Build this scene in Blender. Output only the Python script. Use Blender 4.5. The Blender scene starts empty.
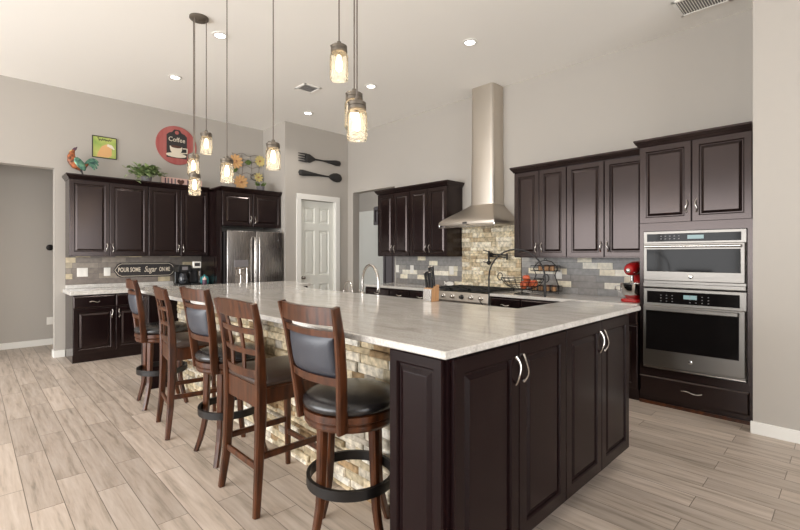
import bpy, bmesh, math, random
from mathutils import Vector, Matrix
R = math.radians
random.seed(7)
sc = bpy.context.scene
COL = sc.collection

# ------------------------------------------------------------------ camera
cam = bpy.data.cameras.new('camera')
cam.sensor_width = 36.0
cam.lens = 36.0 * 442.84 / 800.0
cam.shift_y = -9.6 / 800.0
cam.clip_start = 0.05
co = bpy.data.objects.new('camera', cam)
COL.objects.link(co)
co.location = (0, 0, 1.37)
co.rotation_euler = (R(90), 0, R(-44.224))
sc.camera = co

# ------------------------------------------------------------------ world, light, exposure
w = bpy.data.worlds.new('daylight')
sc.world = w
w.use_nodes = True
w.node_tree.nodes['Background'].inputs[0].default_value = (0.93, 0.96, 1.0, 1)
w.node_tree.nodes['Background'].inputs[1].default_value = 1.5


def area(name, loc, rot, sx, sy, power, col=(1, 1, 1), spread=180):
    l = bpy.data.lights.new(name, 'AREA')
    l.shape = 'RECTANGLE'
    l.size = sx
    l.size_y = sy
    l.energy = power
    l.color = col
    l.spread = R(spread)
    o = bpy.data.objects.new(name, l)
    COL.objects.link(o)
    o.location = loc
    o.rotation_euler = rot
    return o


# daylight entering through the tall glass doors and windows behind the camera
area('daylight_sliding_door', (-4.70, 3.7, 1.5), (0, R(-90), 0), 2.9, 7.2, 470, (0.99, 0.995, 1.0))
area('daylight_great_room', (1.4, -4.40, 1.65), (R(90), 0, 0), 4.0, 3.0, 170, (0.99, 0.995, 1.0))
# unseen area light that brightens the adjoining laundry passage
area('passage_fill', (6.1, 7.2, 3.3), (0, 0, 0), 0.5, 0.5, 8, (1.0, 0.93, 0.84))

sc.view_settings.view_transform = 'Standard'
sc.view_settings.look = 'None'
sc.view_settings.gamma = 1.0
sc.view_settings.use_curve_mapping = False
sc.view_settings.exposure = 0.26
sc.cycles.max_bounces = 10
sc.cycles.diffuse_bounces = 6
sc.cycles.transparent_max_bounces = 12
sc.cycles.sample_clamp_indirect = 6.0

# ------------------------------------------------------------------ materials


def lin(r, g=None, b=None):
    def f(c):
        c /= 255.0
        return c / 12.92 if c <= 0.04045 else ((c + 0.055) / 1.055) ** 2.4
    return (f(r), f(g), f(b), 1.0)


def nd(nt, t, **kw):
    n = nt.nodes.new(t)
    for k, v in kw.items():
        setattr(n, k, v)
    return n


def mat(name, col, rough=0.5, metal=0.0, spec=0.5, coat=0.0, emit=None, es=0.0, noise=None, bump=None, coatr=0.1):
    """Principled material; noise = (scale xyz, second colour, contrast); bump = (scale, strength)."""
    m = bpy.data.materials.new(name)
    m.use_nodes = True
    nt = m.node_tree
    b = nt.nodes['Principled BSDF']
    b.inputs['Base Color'].default_value = col
    b.inputs['Roughness'].default_value = rough
    b.inputs['Metallic'].default_value = metal
    b.inputs['Specular IOR Level'].default_value = spec
    b.inputs['Coat Weight'].default_value = coat
    b.inputs['Coat Roughness'].default_value = coatr
    if emit:
        b.inputs['Emission Color'].default_value = emit
        b.inputs['Emission Strength'].default_value = es
    if noise or bump:
        tc = nd(nt, 'ShaderNodeTexCoord')
    if noise:
        mp = nd(nt, 'ShaderNodeMapping')
        mp.inputs['Scale'].default_value = noise[0]
        nt.links.new(tc.outputs['Object'], mp.inputs['Vector'])
        nz = nd(nt, 'ShaderNodeTexNoise')
        nz.inputs['Scale'].default_value = 1.0
        nz.inputs['Detail'].default_value = 6
        nt.links.new(mp.outputs[0], nz.inputs['Vector'])
        cr = nd(nt, 'ShaderNodeValToRGB')
        k = noise[2]
        cr.color_ramp.elements[0].position = 0.5 - k
        cr.color_ramp.elements[1].position = 0.5 + k
        cr.color_ramp.elements[0].color = col
        cr.color_ramp.elements[1].color = noise[1]
        nt.links.new(nz.outputs['Fac'], cr.inputs[0])
        nt.links.new(cr.outputs[0], b.inputs['Base Color'])
    if bump:
        nz2 = nd(nt, 'ShaderNodeTexNoise')
        nz2.inputs['Scale'].default_value = bump[0]
        nz2.inputs['Detail'].default_value = 4
        nt.links.new(tc.outputs['Object'], nz2.inputs['Vector'])
        bp = nd(nt, 'ShaderNodeBump')
        bp.inputs['Strength'].default_value = bump[1]
        bp.inputs['Distance'].default_value = 0.01
        nt.links.new(nz2.outputs['Fac'], bp.inputs['Height'])
        nt.links.new(bp.outputs[0], b.inputs['Normal'])
    return m


def attr_mat(name, rough=0.8, spec=0.4, nscale=30, namt=0.35, bump=0.4):
    """Material that reads each stone's or tile's own colour from the mesh, broken up by noise."""
    m = bpy.data.materials.new(name)
    m.use_nodes = True
    nt = m.node_tree
    b = nt.nodes['Principled BSDF']
    b.inputs['Roughness'].default_value = rough
    b.inputs['Specular IOR Level'].default_value = spec
    at = nd(nt, 'ShaderNodeAttribute')
    at.attribute_name = 'Col'
    tc = nd(nt, 'ShaderNodeTexCoord')
    nz = nd(nt, 'ShaderNodeTexNoise')
    nz.inputs['Scale'].default_value = nscale
    nz.inputs['Detail'].default_value = 6
    nt.links.new(tc.outputs['Object'], nz.inputs['Vector'])
    mr = nd(nt, 'ShaderNodeMapRange')
    mr.inputs[1].default_value = 0.3
    mr.inputs[2].default_value = 0.7
    mr.inputs[3].default_value = 1 - namt
    mr.inputs[4].default_value = 1 + namt
    nt.links.new(nz.outputs['Fac'], mr.inputs[0])
    mx = nd(nt, 'ShaderNodeVectorMath', operation='SCALE')
    nt.links.new(at.outputs['Color'], mx.inputs[0])
    nt.links.new(mr.outputs[0], mx.inputs['Scale'])
    nt.links.new(mx.outputs[0], b.inputs['Base Color'])
    bp = nd(nt, 'ShaderNodeBump')
    bp.inputs['Strength'].default_value = bump
    bp.inputs['Distance'].default_value = 0.01
    nt.links.new(nz.outputs['Fac'], bp.inputs['Height'])
    nt.links.new(bp.outputs[0], b.inputs['Normal'])
    return m


def floor_mat():
    m = bpy.data.materials.new('wood_look_plank_tile')
    m.use_nodes = True
    nt = m.node_tree
    L = nt.links.new
    b = nt.nodes['Principled BSDF']
    tc = nd(nt, 'ShaderNodeTexCoord')
    mp = nd(nt, 'ShaderNodeMapping')
    mp.inputs['Rotation'].default_value = (0, 0, R(90))
    mp.inputs['Location'].default_value = (0.3, -0.076, 0)
    L(tc.outputs['Object'], mp.inputs['Vector'])

    def brick():
        br = nd(nt, 'ShaderNodeTexBrick')
        br.offset = 0.36
        br.offset_frequency = 2
        br.inputs['Scale'].default_value = 1.0
        br.inputs['Brick Width'].default_value = 0.92
        br.inputs['Row Height'].default_value = 0.152
        br.inputs['Mortar Size'].default_value = 0.0022
        br.inputs['Mortar Smooth'].default_value = 0.1
        br.inputs['Bias'].default_value = 0.0
        L(mp.outputs[0], br.inputs['Vector'])
        return br
    br = brick()
    br.inputs['Color1'].default_value = (0, 0, 0, 1)
    br.inputs['Color2'].default_value = (1, 1, 1, 1)
    br.inputs['Mortar'].default_value = (0.5, 0.5, 0.5, 1)
    # streaks run along the planks and jump from plank to plank
    sep = nd(nt, 'ShaderNodeSeparateXYZ')
    L(tc.outputs['Object'], sep.inputs[0])
    m1 = nd(nt, 'ShaderNodeMath', operation='MULTIPLY')
    m1.inputs[1].default_value = 27.0
    L(sep.outputs['X'], m1.inputs[0])
    m2 = nd(nt, 'ShaderNodeMath', operation='MULTIPLY')
    m2.inputs[1].default_value = 2.1
    L(sep.outputs['Y'], m2.inputs[0])
    m3 = nd(nt, 'ShaderNodeMath', operation='MULTIPLY')
    m3.inputs[1].default_value = 37.0
    L(br.outputs['Color'], m3.inputs[0])
    cb = nd(nt, 'ShaderNodeCombineXYZ')
    L(m1.outputs[0], cb.inputs[0])
    L(m2.outputs[0], cb.inputs[1])
    L(m3.outputs[0], cb.inputs[2])
    nz = nd(nt, 'ShaderNodeTexNoise')
    nz.inputs['Scale'].default_value = 1.0
    nz.inputs['Detail'].default_value = 7
    nz.inputs['Roughness'].default_value = 0.6
    nz.inputs['Distortion'].default_value = 0.3
    L(cb.outputs[0], nz.inputs['Vector'])
    cr = nd(nt, 'ShaderNodeValToRGB')
    e = cr.color_ramp.elements
    e[0].position = 0.28
    e[0].color = lin(152, 141, 128)
    e[1].position = 0.68
    e[1].color = lin(206, 193, 181)
    e2 = cr.color_ramp.elements.new(0.46)
    e2.color = lin(190, 175, 161)
    L(nz.outputs['Fac'], cr.inputs[0])
    mr = nd(nt, 'ShaderNodeMapRange')
    mr.inputs[3].default_value = 0.80
    mr.inputs[4].default_value = 1.07
    L(br.outputs['Color'], mr.inputs[0])
    sv = nd(nt, 'ShaderNodeVectorMath', operation='SCALE')
    L(cr.outputs[0], sv.inputs[0])
    L(mr.outputs[0], sv.inputs['Scale'])
    mix = nd(nt, 'ShaderNodeMix', data_type='RGBA')
    L(br.outputs['Fac'], mix.inputs[0])
    L(sv.outputs[0], mix.inputs[6])
    mix.inputs[7].default_value = lin(124, 113, 102)
    L(mix.outputs[2], b.inputs['Base Color'])
    b.inputs['Roughness'].default_value = 0.38
    b.inputs['Specular IOR Level'].default_value = 0.4
    bp = nd(nt, 'ShaderNodeBump')
    bp.inputs['Strength'].default_value = 0.4
    bp.inputs['Distance'].default_value = 0.002
    bp.invert = True
    L(br.outputs['Fac'], bp.inputs['Height'])
    L(bp.outputs[0], b.inputs['Normal'])
    return m


def granite_mat():
    m = bpy.data.materials.new('pale_granite')
    m.use_nodes = True
    nt = m.node_tree
    L = nt.links.new
    b = nt.nodes['Principled BSDF']
    tc = nd(nt, 'ShaderNodeTexCoord')
    mp = nd(nt, 'ShaderNodeMapping')
    mp.inputs['Scale'].default_value = (11.0, 2.6, 8.0)
    mp.inputs['Rotation'].default_value = (0, 0, R(9))
    L(tc.outputs['Object'], mp.inputs['Vector'])
    nz = nd(nt, 'ShaderNodeTexNoise')
    nz.inputs['Scale'].default_value = 1.3
    nz.inputs['Detail'].default_value = 9
    nz.inputs['Roughness'].default_value = 0.66
    nz.inputs['Distortion'].default_value = 0.9
    L(mp.outputs[0], nz.inputs['Vector'])
    cr = nd(nt, 'ShaderNodeValToRGB')
    e = cr.color_ramp.elements
    e[0].position = 0.28
    e[0].color = lin(190, 185, 178)
    e[1].position = 0.70
    e[1].color = lin(224, 221, 216)
    e2 = e.new(0.45)
    e2.color = lin(207, 203, 197)
    L(nz.outputs['Fac'], cr.inputs[0])
    n2 = nd(nt, 'ShaderNodeTexNoise')
    n2.inputs['Scale'].default_value = 120
    n2.inputs['Detail'].default_value = 3
    L(tc.outputs['Object'], n2.inputs['Vector'])
    mr = nd(nt, 'ShaderNodeMapRange')
    mr.inputs[1].default_value = 0.3
    mr.inputs[2].default_value = 0.7
    mr.inputs[3].default_value = 0.80
    mr.inputs[4].default_value = 1.10
    L(n2.outputs['Fac'], mr.inputs[0])
    sv = nd(nt, 'ShaderNodeVectorMath', operation='SCALE')
    L(cr.outputs[0], sv.inputs[0])
    L(mr.outputs[0], sv.inputs['Scale'])
    L(sv.outputs[0], b.inputs['Base Color'])
    b.inputs['Roughness'].default_value = 0.10
    b.inputs['Specular IOR Level'].default_value = 0.5
    return m


def steel_mat(name, col, rough, axis):
    """Brushed stainless steel, grain along an axis."""
    m = mat(name, col, rough, 1.0)
    nt = m.node_tree
    b = nt.nodes['Principled BSDF']
    tc = nd(nt, 'ShaderNodeTexCoord')
    mp = nd(nt, 'ShaderNodeMapping')
    s = [260, 260, 260]
    s[axis] = 2
    mp.inputs['Scale'].default_value = s
    nt.links.new(tc.outputs['Object'], mp.inputs['Vector'])
    nz = nd(nt, 'ShaderNodeTexNoise')
    nz.inputs['Scale'].default_value = 1
    nz.inputs['Detail'].default_value = 2
    nt.links.new(mp.outputs[0], nz.inputs['Vector'])
    mr = nd(nt, 'ShaderNodeMapRange')
    mr.inputs[3].default_value = rough - 0.06
    mr.inputs[4].default_value = rough + 0.08
    nt.links.new(nz.outputs['Fac'], mr.inputs[0])
    nt.links.new(mr.outputs[0], b.inputs['Roughness'])
    # broad waviness of thin sheet
    n2 = nd(nt, 'ShaderNodeTexNoise')
    n2.inputs['Scale'].default_value = 3.0
    n2.inputs['Detail'].default_value = 1
    nt.links.new(tc.outputs['Object'], n2.inputs['Vector'])
    bp = nd(nt, 'ShaderNodeBump')
    bp.inputs['Strength'].default_value = 0.25
    bp.inputs['Distance'].default_value = 0.02
    nt.links.new(n2.outputs['Fac'], bp.inputs['Height'])
    nt.links.new(bp.outputs[0], b.inputs['Normal'])
    return m


def jar_mat():
    m = bpy.data.materials.new('clear_jar_glass')
    m.use_nodes = True
    nt = m.node_tree
    for n in list(nt.nodes):
        nt.nodes.remove(n)
    out = nd(nt, 'ShaderNodeOutputMaterial')
    tr = nd(nt, 'ShaderNodeBsdfTransparent')
    tr.inputs[0].default_value = (1.0, 0.99, 0.97, 1)
    gl = nd(nt, 'ShaderNodeBsdfGlossy')
    gl.inputs['Roughness'].default_value = 0.08
    tl = nd(nt, 'ShaderNodeBsdfTranslucent')
    tl.inputs[0].default_value = (0.95, 0.90, 0.80, 1)
    lw = nd(nt, 'ShaderNodeLayerWeight')
    lw.inputs['Blend'].default_value = 0.18
    m1 = nd(nt, 'ShaderNodeMixShader')
    m1.inputs[0].default_value = 0.13
    nt.links.new(tr.outputs[0], m1.inputs[1])
    nt.links.new(tl.outputs[0], m1.inputs[2])
    m2 = nd(nt, 'ShaderNodeMixShader')
    nt.links.new(lw.outputs['Fresnel'], m2.inputs[0])
    nt.links.new(m1.outputs[0], m2.inputs[1])
    nt.links.new(gl.outputs[0], m2.inputs[2])
    nt.links.new(m2.outputs[0], out.inputs[0])
    return m


M = {}
M['wall'] = mat('greige_wall_paint', lin(177, 171, 163), 0.75, bump=(180, 0.08))
M['ceil'] = mat('ceiling_paint', lin(243, 240, 234), 0.9)
M['trim'] = mat('white_trim_paint', lin(232, 230, 224), 0.4)
M['floor'] = floor_mat()
M['granite'] = granite_mat()
M['cab'] = mat('espresso_stained_wood', lin(20, 11, 11), 0.20, spec=0.5,
               noise=((9, 9, 1.2), lin(25, 14, 14), 0.3))
M['cab'].node_tree.nodes['Principled BSDF'].inputs['Specular Tint'].default_value = (1.0, 0.84, 0.80, 1)
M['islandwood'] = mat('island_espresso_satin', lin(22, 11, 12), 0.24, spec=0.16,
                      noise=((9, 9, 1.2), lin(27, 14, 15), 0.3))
M['cabin'] = mat('cabinet_shadow_gap', lin(20, 15, 14), 0.6)
M['steelh'] = steel_mat('brushed_steel_horizontal', lin(192, 183, 172), 0.40, 1)
M['steelv'] = steel_mat('brushed_steel_vertical', lin(206, 198, 187), 0.34, 2)
M['fridge'] = steel_mat('fridge_steel', lin(165, 161, 158), 0.26, 2)
M['ovensteel'] = steel_mat('oven_steel', lin(124, 120, 115), 0.36, 1)
M['nickel'] = mat('satin_nickel', lin(205, 200, 194), 0.25, 1.0)
M['chrome'] = mat('polished_chrome', lin(215, 215, 215), 0.12, 1.0)
M['blackglass'] = mat('black_glass', lin(20, 18, 18), 0.07, spec=0.12)
M['black'] = mat('black_metal', lin(28, 25, 24), 0.42, 0.3)
M['castiron'] = mat('cast_iron', lin(34, 32, 31), 0.6)
M['blackplastic'] = mat('black_plastic', lin(24, 23, 24), 0.3)
M['bronze'] = mat('aged_bronze', lin(112, 104, 94), 0.45, 0.6)
M['cord'] = mat('dark_cord', lin(104, 94, 86), 0.6)
M['wood'] = mat('walnut_stained_wood', lin(38, 19, 10), 0.30, spec=0.4,
                noise=((34, 34, 5), lin(94, 52, 27), 0.24))
M['leather'] = mat('black_leather', lin(34, 32, 33), 0.24, spec=0.6, bump=(140, 0.12))
M['leatherblue'] = mat('slate_leather', lin(52, 55, 64), 0.42, spec=0.6, bump=(140, 0.12))
M['leatherbrown'] = mat('brown_leather', lin(62, 47, 40), 0.34, spec=0.6, bump=(140, 0.12))
M['white'] = mat('white_plastic', lin(238, 235, 228), 0.4)
M['door'] = mat('painted_door', lin(226, 226, 218), 0.42)
M['stone'] = attr_mat('split_face_stone', 0.85, 0.3, 26, 0.4, 0.8)
M['tile'] = attr_mat('slate_tile', 0.35, 0.5, 18, 0.18, 0.15)
M['jar'] = jar_mat()
M['bulb'] = mat('glowing_bulb', (1, 0.8, 0.5, 1), 0.4, emit=(1.0, 0.76, 0.45, 1), es=6.5)
M['lens'] = mat('lit_lens', (1, 1, 1, 1), 0.4, emit=(1.0, 0.95, 0.88, 1), es=9)
M['red'] = mat('red_enamel', lin(176, 18, 22), 0.16, spec=0.6, coat=0.6)
M['redsign'] = mat('red_sign_paint', lin(178, 106, 100), 0.6, noise=((9, 2, 2), lin(164, 78, 74), 0.2))
M['apple'] = mat('apple_skin', lin(190, 62, 44), 0.3, noise=((14, 14, 14), lin(214, 120, 72), 0.22))
M['orange'] = mat('orange_petal', lin(220, 172, 116), 0.6)
M['yellow'] = mat('yellow_petal', lin(216, 198, 128), 0.6)
M['cream'] = mat('cream_paint', lin(226, 214, 194), 0.6)
M['pink'] = mat('blush_paint', lin(222, 186, 174), 0.6)
M['coffee'] = mat('coffee_brown', lin(88, 52, 38), 0.5)
M['charcoal'] = mat('charcoal_paint', lin(50, 46, 46), 0.6)
M['leaf'] = mat('leaf_green', lin(84, 112, 60), 0.45, noise=((22, 22, 22), lin(178, 192, 140), 0.16))
M['grass'] = mat('grass_green', lin(92, 112, 52), 0.6)
M['teal'] = mat('teal_glaze', lin(66, 158, 162), 0.3)
M['tealdark'] = mat('teal_metal', lin(40, 78, 76), 0.4, 0.4, noise=((24, 24, 24), lin(112, 158, 128), 0.16))
M['rust'] = mat('rust_metal', lin(84, 54, 40), 0.45, 0.4, noise=((24, 24, 24), lin(190, 112, 70), 0.14))
M['plum'] = mat('plum_metal', lin(96, 70, 84), 0.45, 0.4)
M['grey'] = mat('grey_ceramic', lin(120, 116, 118), 0.5)
M['lightwood'] = mat('beech_wood', lin(196, 152, 110), 0.5, noise=((40, 40, 5), lin(176, 130, 88), 0.2))
M['picture'] = mat('green_picture_print', lin(140, 170, 82), 0.5, noise=((5, 5, 5), lin(196, 196, 110), 0.15))
M['frame'] = mat('dark_frame', lin(50, 48, 34), 0.5)
M['glass'] = mat('window_dark_glass', lin(60, 62, 66), 0.05)
M['display'] = mat('lit_display', lin(40, 60, 60), 0.3, emit=(0.5, 0.75, 0.75, 1), es=0.35)

# ------------------------------------------------------------------ geometry helpers


class F:
    """A local frame: a along u, d along w (outwards from a face), z up."""
    def __init__(s, o, u, w):
        s.o, s.u, s.w = Vector(o), Vector(u), Vector(w)

    def __call__(s, a, d, z):
        return s.o + s.u * a + s.w * d + Vector((0, 0, z))


WORLD = F((0, 0, 0), (1, 0, 0), (0, 1, 0))


class B:
    def __init__(s):
        s.bm = bmesh.new()
        s.cl = None

    def color(s):
        s.cl = s.bm.loops.layers.float_color.new('Col')
        return s

    def hexa(s, pts, bev=0.0, col=None, seg=1):
        v = [s.bm.verts.new(p) for p in pts]
        fs = [s.bm.faces.new([v[i] for i in q]) for q in
              ((0, 3, 2, 1), (4, 5, 6, 7), (0, 1, 5, 4), (1, 2, 6, 5), (2, 3, 7, 6), (3, 0, 4, 7))]
        bmesh.ops.recalc_face_normals(s.bm, faces=fs)
        if bev > 0:
            es = list({e for f in fs for e in f.edges})
            r = bmesh.ops.bevel(s.bm, geom=es, offset=bev, segments=seg, affect='EDGES', profile=0.5)
            fs = list({f for f in r['faces']} | {f for f in fs if f.is_valid})
        if col is not None and s.cl:
            for f in fs:
                for l in f.loops:
                    l[s.cl] = col
        return s

    def box(s, f, a0, a1, d0, d1, z0, z1, bev=0.0, col=None, seg=1):
        return s.hexa([f(a0, d0, z0), f(a1, d0, z0), f(a1, d1, z0), f(a0, d1, z0),
                       f(a0, d0, z1), f(a1, d0, z1), f(a1, d1, z1), f(a0, d1, z1)], bev, col, seg)

    def rings(s, rings, cap0=True, cap1=True, closed=False):
        vs = [[s.bm.verts.new(p) for p in r] for r in rings]
        fs = []
        n = len(vs[0])
        k = len(vs)
        for i in range(k if closed else k - 1):
            A, C = vs[i], vs[(i + 1) % k]
            for j in range(n):
                fs.append(s.bm.faces.new((A[j], A[(j + 1) % n], C[(j + 1) % n], C[j])))
        if not closed:
            if cap0:
                fs.append(s.bm.faces.new(list(reversed(vs[0]))))
            if cap1:
                fs.append(s.bm.faces.new(vs[-1]))
        bmesh.ops.recalc_face_normals(s.bm, faces=fs)
        return s

    def tube(s, pts, r, n=8, flat=None, closed=False):
        """Tube along points; r number or list; flat=(direction, factor) squashes the section."""
        pts = [Vector(p) for p in pts]
        k = len(pts)
        rs = r if isinstance(r, (list, tuple)) else [r] * k
        rings = []
        prev = None
        for i, p in enumerate(pts):
            if closed:
                t = (pts[(i + 1) % k] - pts[i - 1]).normalized()
            else:
                t = (pts[min(i + 1, k - 1)] - pts[max(i - 1, 0)]).normalized()
            if prev is None:
                ref = Vector((0, 0, 1)) if abs(t.z) < 0.9 else Vector((1, 0, 0))
                x = t.cross(ref).normalized()
            else:
                x = (prev - t * prev.dot(t)).normalized()
            prev = x
            y = t.cross(x)
            ring = []
            for j in range(n):
                a = 2 * math.pi * j / n
                o = (x * math.cos(a) + y * math.sin(a)) * rs[i]
                if flat:
                    fd = Vector(flat[0])
                    o = o - fd * o.dot(fd) * (1 - flat[1])
                ring.append(p + o)
            rings.append(ring)
        return s.rings(rings, closed=closed)

    def sweep(s, pts, w, h, side):
        """Rectangular bar along points: w across 'side' direction, h across the other; w/h may be lists."""
        pts = [Vector(p) for p in pts]
        k = len(pts)
        ws = w if isinstance(w, (list, tuple)) else [w] * k
        hs = h if isinstance(h, (list, tuple)) else [h] * k
        side = Vector(side)
        rings = []
        for i, p in enumerate(pts):
            t = (pts[min(i + 1, k - 1)] - pts[max(i - 1, 0)]).normalized()
            x = (side - t * side.dot(t)).normalized()
            y = t.cross(x)
            a, c = x * ws[i] / 2, y * hs[i] / 2
            b = 0.18
            ring = []
            for sx, sy in ((1, 1), (-1, 1), (-1, -1), (1, -1)):
                # chamfered corners
                if sx * sy > 0:
                    ring += [p + a * sx + c * sy * (1 - 2 * b), p + a * sx * (1 - 2 * b) + c * sy]
                else:
                    ring += [p + a * sx * (1 - 2 * b) + c * sy, p + a * sx + c * sy * (1 - 2 * b)]
            rings.append(ring)
        return s.rings(rings)

    def lathe(s, c, prof, n=24, axis='z', cap=True):
        c = Vector(c)
        rings = []
        for r, h in prof:
            ring = []
            for j in range(n):
                a = 2 * math.pi * j / n
                x, y = r * math.cos(a), r * math.sin(a)
                if axis == 'z':
                    ring.append(c + Vector((x, y, h)))
                elif axis == 'x':
                    ring.append(c + Vector((h, x, y)))
                else:
                    ring.append(c + Vector((x, h, y)))
            rings.append(ring)
        return s.rings(rings, cap, cap)

    def prism(s, f, poly, d0, d1):
        """Extrude an (a, z) outline from d0 to d1."""
        return s.rings([[f(a, d0, z) for a, z in poly], [f(a, d1, z) for a, z in poly]])

    def ball(s, c, r, n=12, sz=1.0):
        c = Vector(c)
        prof = []
        for i in range(n + 1):
            a = -math.pi / 2 + math.pi * i / n
            prof.append((max(r * math.cos(a), 1e-4), r * sz * math.sin(a)))
        return s.lathe(c, prof, 2 * n)


def wloc(o):
    v = Vector((0, 0, 0))
    while o:
        v += o.location
        o = o.parent
    return v


def obj(name, b, m, parent=None, smooth=False, angle=40):
    me = bpy.data.meshes.new(name)
    if parent is not None:
        off = wloc(parent)
        if off.length > 0:
            bmesh.ops.translate(b.bm, verts=b.bm.verts, vec=-off)
    b.bm.to_mesh(me)
    b.bm.free()
    if smooth:
        for p in me.polygons:
            p.use_smooth = True
        try:
            me.set_sharp_from_angle(angle=R(angle))
        except Exception:
            pass
    me.materials.append(m)
    o = bpy.data.objects.new(name, me)
    COL.objects.link(o)
    if parent is not None:
        o.parent = parent
    return o


def tag(o, label, cat, group=None):
    o['label'] = label
    o['category'] = cat
    if group:
        o['group'] = group
    return o


def thing(name, label, cat, loc, group=None):
    o = bpy.data.objects.new(name, None)
    o.empty_display_size = 0.1
    COL.objects.link(o)
    o.location = loc
    return tag(o, label, cat, group)


def struct(name, b, m, parent=None, smooth=False):
    o = obj(name, b, m, parent, smooth)
    if parent is None:
        o['kind'] = 'structure'
    return o


def copy_tree(o, parent=None):
    c = o.copy()
    COL.objects.link(c)
    if parent is not None:
        c.parent = parent
    for ch in list(o.children):
        copy_tree(ch, c)
    return c


def text(name, body, f, a, z, d, size, m, parent, shear=0.0, sx=1.0, bold=0.0, ext=0.001):
    cu = bpy.data.curves.new(name, 'FONT')
    cu.body = body
    cu.size = size
    cu.align_x = 'CENTER'
    cu.align_y = 'CENTER'
    cu.shear = shear
    cu.offset = bold
    cu.extrude = ext
    cu.resolution_u = 3
    tmp = bpy.data.objects.new('tmp', cu)
    COL.objects.link(tmp)
    bpy.context.view_layer.update()
    me = bpy.data.meshes.new_from_object(tmp.evaluated_get(bpy.context.evaluated_depsgraph_get()))
    bpy.data.objects.remove(tmp)
    off = wloc(parent)
    for v in me.vertices:
        v.co = f(a + v.co.x * sx, d + v.co.z, z + v.co.y) - off
    me.materials.clear()
    me.materials.append(m)
    o = bpy.data.objects.new(name, me)
    COL.objects.link(o)
    o.parent = parent
    return o


# ------------------------------------------------------------------ the room
XW, YW, YP, XO, ZC = 5.13, 7.465, 6.685, 4.33, 3.63
FH = lambda x: F((x, 0, 0), (0, -1, 0), (-1, 0, 0))     # a face looking to -X; a = -y
FL = lambda y: F((0, y, 0), (1, 0, 0), (0, -1, 0))      # a face looking to -Y; a = x

b = B()
b.box(WORLD, -4.6, 8.0, -4.3, 10.2, -0.1, 0.0)
struct('floor', b, M['floor'])
b = B()
b.box(WORLD, -4.6, 8.0, -4.3, 10.2, ZC, ZC + 0.1)
struct('ceiling', b, M['ceil'])
b = B()
b.box(WORLD, 0.82, 3.95, YW, YW + 0.15, 0, ZC)
b.box(WORLD, -4.6, 0.82, YW, YW + 0.15, 2.535, ZC)
struct('wall_left', b, M['wall'])
b = B()
b.box(WORLD, 3.81, 3.95, YP, YW, 0, ZC)
b.box(WORLD, 3.95, 4.10, YP, YP + 0.14, 0, ZC)
b.box(WORLD, 4.85, XW + 0.15, YP, YP + 0.14, 0, ZC)
b.box(WORLD, 4.10, 4.85, YP, YP + 0.14, 2.345, ZC)
struct('wall_pantry', b, M['wall'])
b = B()
b.box(WORLD, XW, XW + 0.15, 0.549, 5.40, 0, ZC)
b.box(WORLD, XW, XW + 0.15, 5.40, 6.53, 2.535, ZC)
b.box(WORLD, XW, XW + 0.15, 6.53, YP, 0, ZC)
struct('wall_right', b, M['wall'])
b = B()
b.box(WORLD, XO, 8.0, 0.272, 0.549, 0, ZC)
struct('wall_oven_side', b, M['wall'])
b = B()
b.box(WORLD, -4.6, 1.75, 8.62, 8.75, 0, ZC)
b.box(WORLD, 1.60, 1.75, YW + 0.15, 8.62, 0, ZC)
b.box(WORLD, -0.75, -0.6, YW + 0.15, 8.62, 0, ZC)  # unseen side wall, added to shade the alcove from the window light
struct('wall_alcove', b, M['wall'])
b = B()
b.box(WORLD, 6.93, 7.05, 0.572, 10.2, 0, ZC)
b.box(WORLD, XW + 0.15, 6.93, 10.1, 10.2, 0, ZC)
struct('wall_passage', b, M['wall'])
# walls behind the camera with their window openings
b = B()
b.box(WORLD, -4.6, -4.45, -4.3, 0.2, 0, ZC)
b.box(WORLD, -4.6, -4.45, 7.2, 10.2, 0, ZC)
b.box(WORLD, -4.6, -4.45, 0.2, 7.2, 2.9, ZC)
struct('wall_patio', b, M['wall'])
b = B()
b.box(WORLD, -4.6, -0.5, -4.3, -4.15, 0, ZC)
b.box(WORLD, 3.3, 8.0, -4.3, -4.15, 0, ZC)
b.box(WORLD, -0.5, 3.3, -4.3, -4.15, 3.05, ZC)
b.box(WORLD, -0.5, 3.3, -4.3, -4.15, 0, 0.25)
struct('wall_back', b, M['wall'])
b = B()
b.box(WORLD, 7.85, 8.0, -4.3, 0.272, 0, ZC)
struct('wall_great_room', b, M['wall'])
b = B()
for y in (0.2, 1.93, 3.66, 5.39, 7.12):
    b.box(WORLD, -4.56, -4.5, y, y + 0.08, 0.0, 2.9)
b.box(WORLD, -4.56, -4.5, 0.2, 7.2, 2.82, 2.9)
b.box(WORLD, -4.56, -4.5, 0.2, 7.2, 0.0, 0.06)
struct('window_1', b, M['trim'])
b = B()
for x in (-0.5, 0.74, 1.98, 3.22):
    b.box(WORLD, x, x + 0.08, -4.26, -4.2, 0.25, 3.05)
for z in (0.25, 2.1, 2.97):
    b.box(WORLD, -0.5, 3.3, -4.26, -4.2, z, z + 0.08)
struct('window_2', b, M['trim'])

# baseboards


def base(name, boxes):
    b = B()
    for q in boxes:
        b.box(WORLD, *q, 0.0, 0.095, 0.004)
        
    struct(name, b, M['trim'])


base('baseboard_left', [(0.805, 0.933, YW - 0.015, YW), (0.805, 0.82, YW, YW + 0.15)])
base('baseboard_alcove', [(-4.4, 1.6, 8.605, 8.62)])
base('baseboard_right', [(XO - 0.015, XO, 0.257, 0.564), (XO - 0.015, 7.8, 0.257, 0.272)])
base('baseboard_pantry', [(3.81, 4.02, YP - 0.015, YP), (4.95, XW, YP - 0.015, YP)])

# six-panel pantry door and casing


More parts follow.
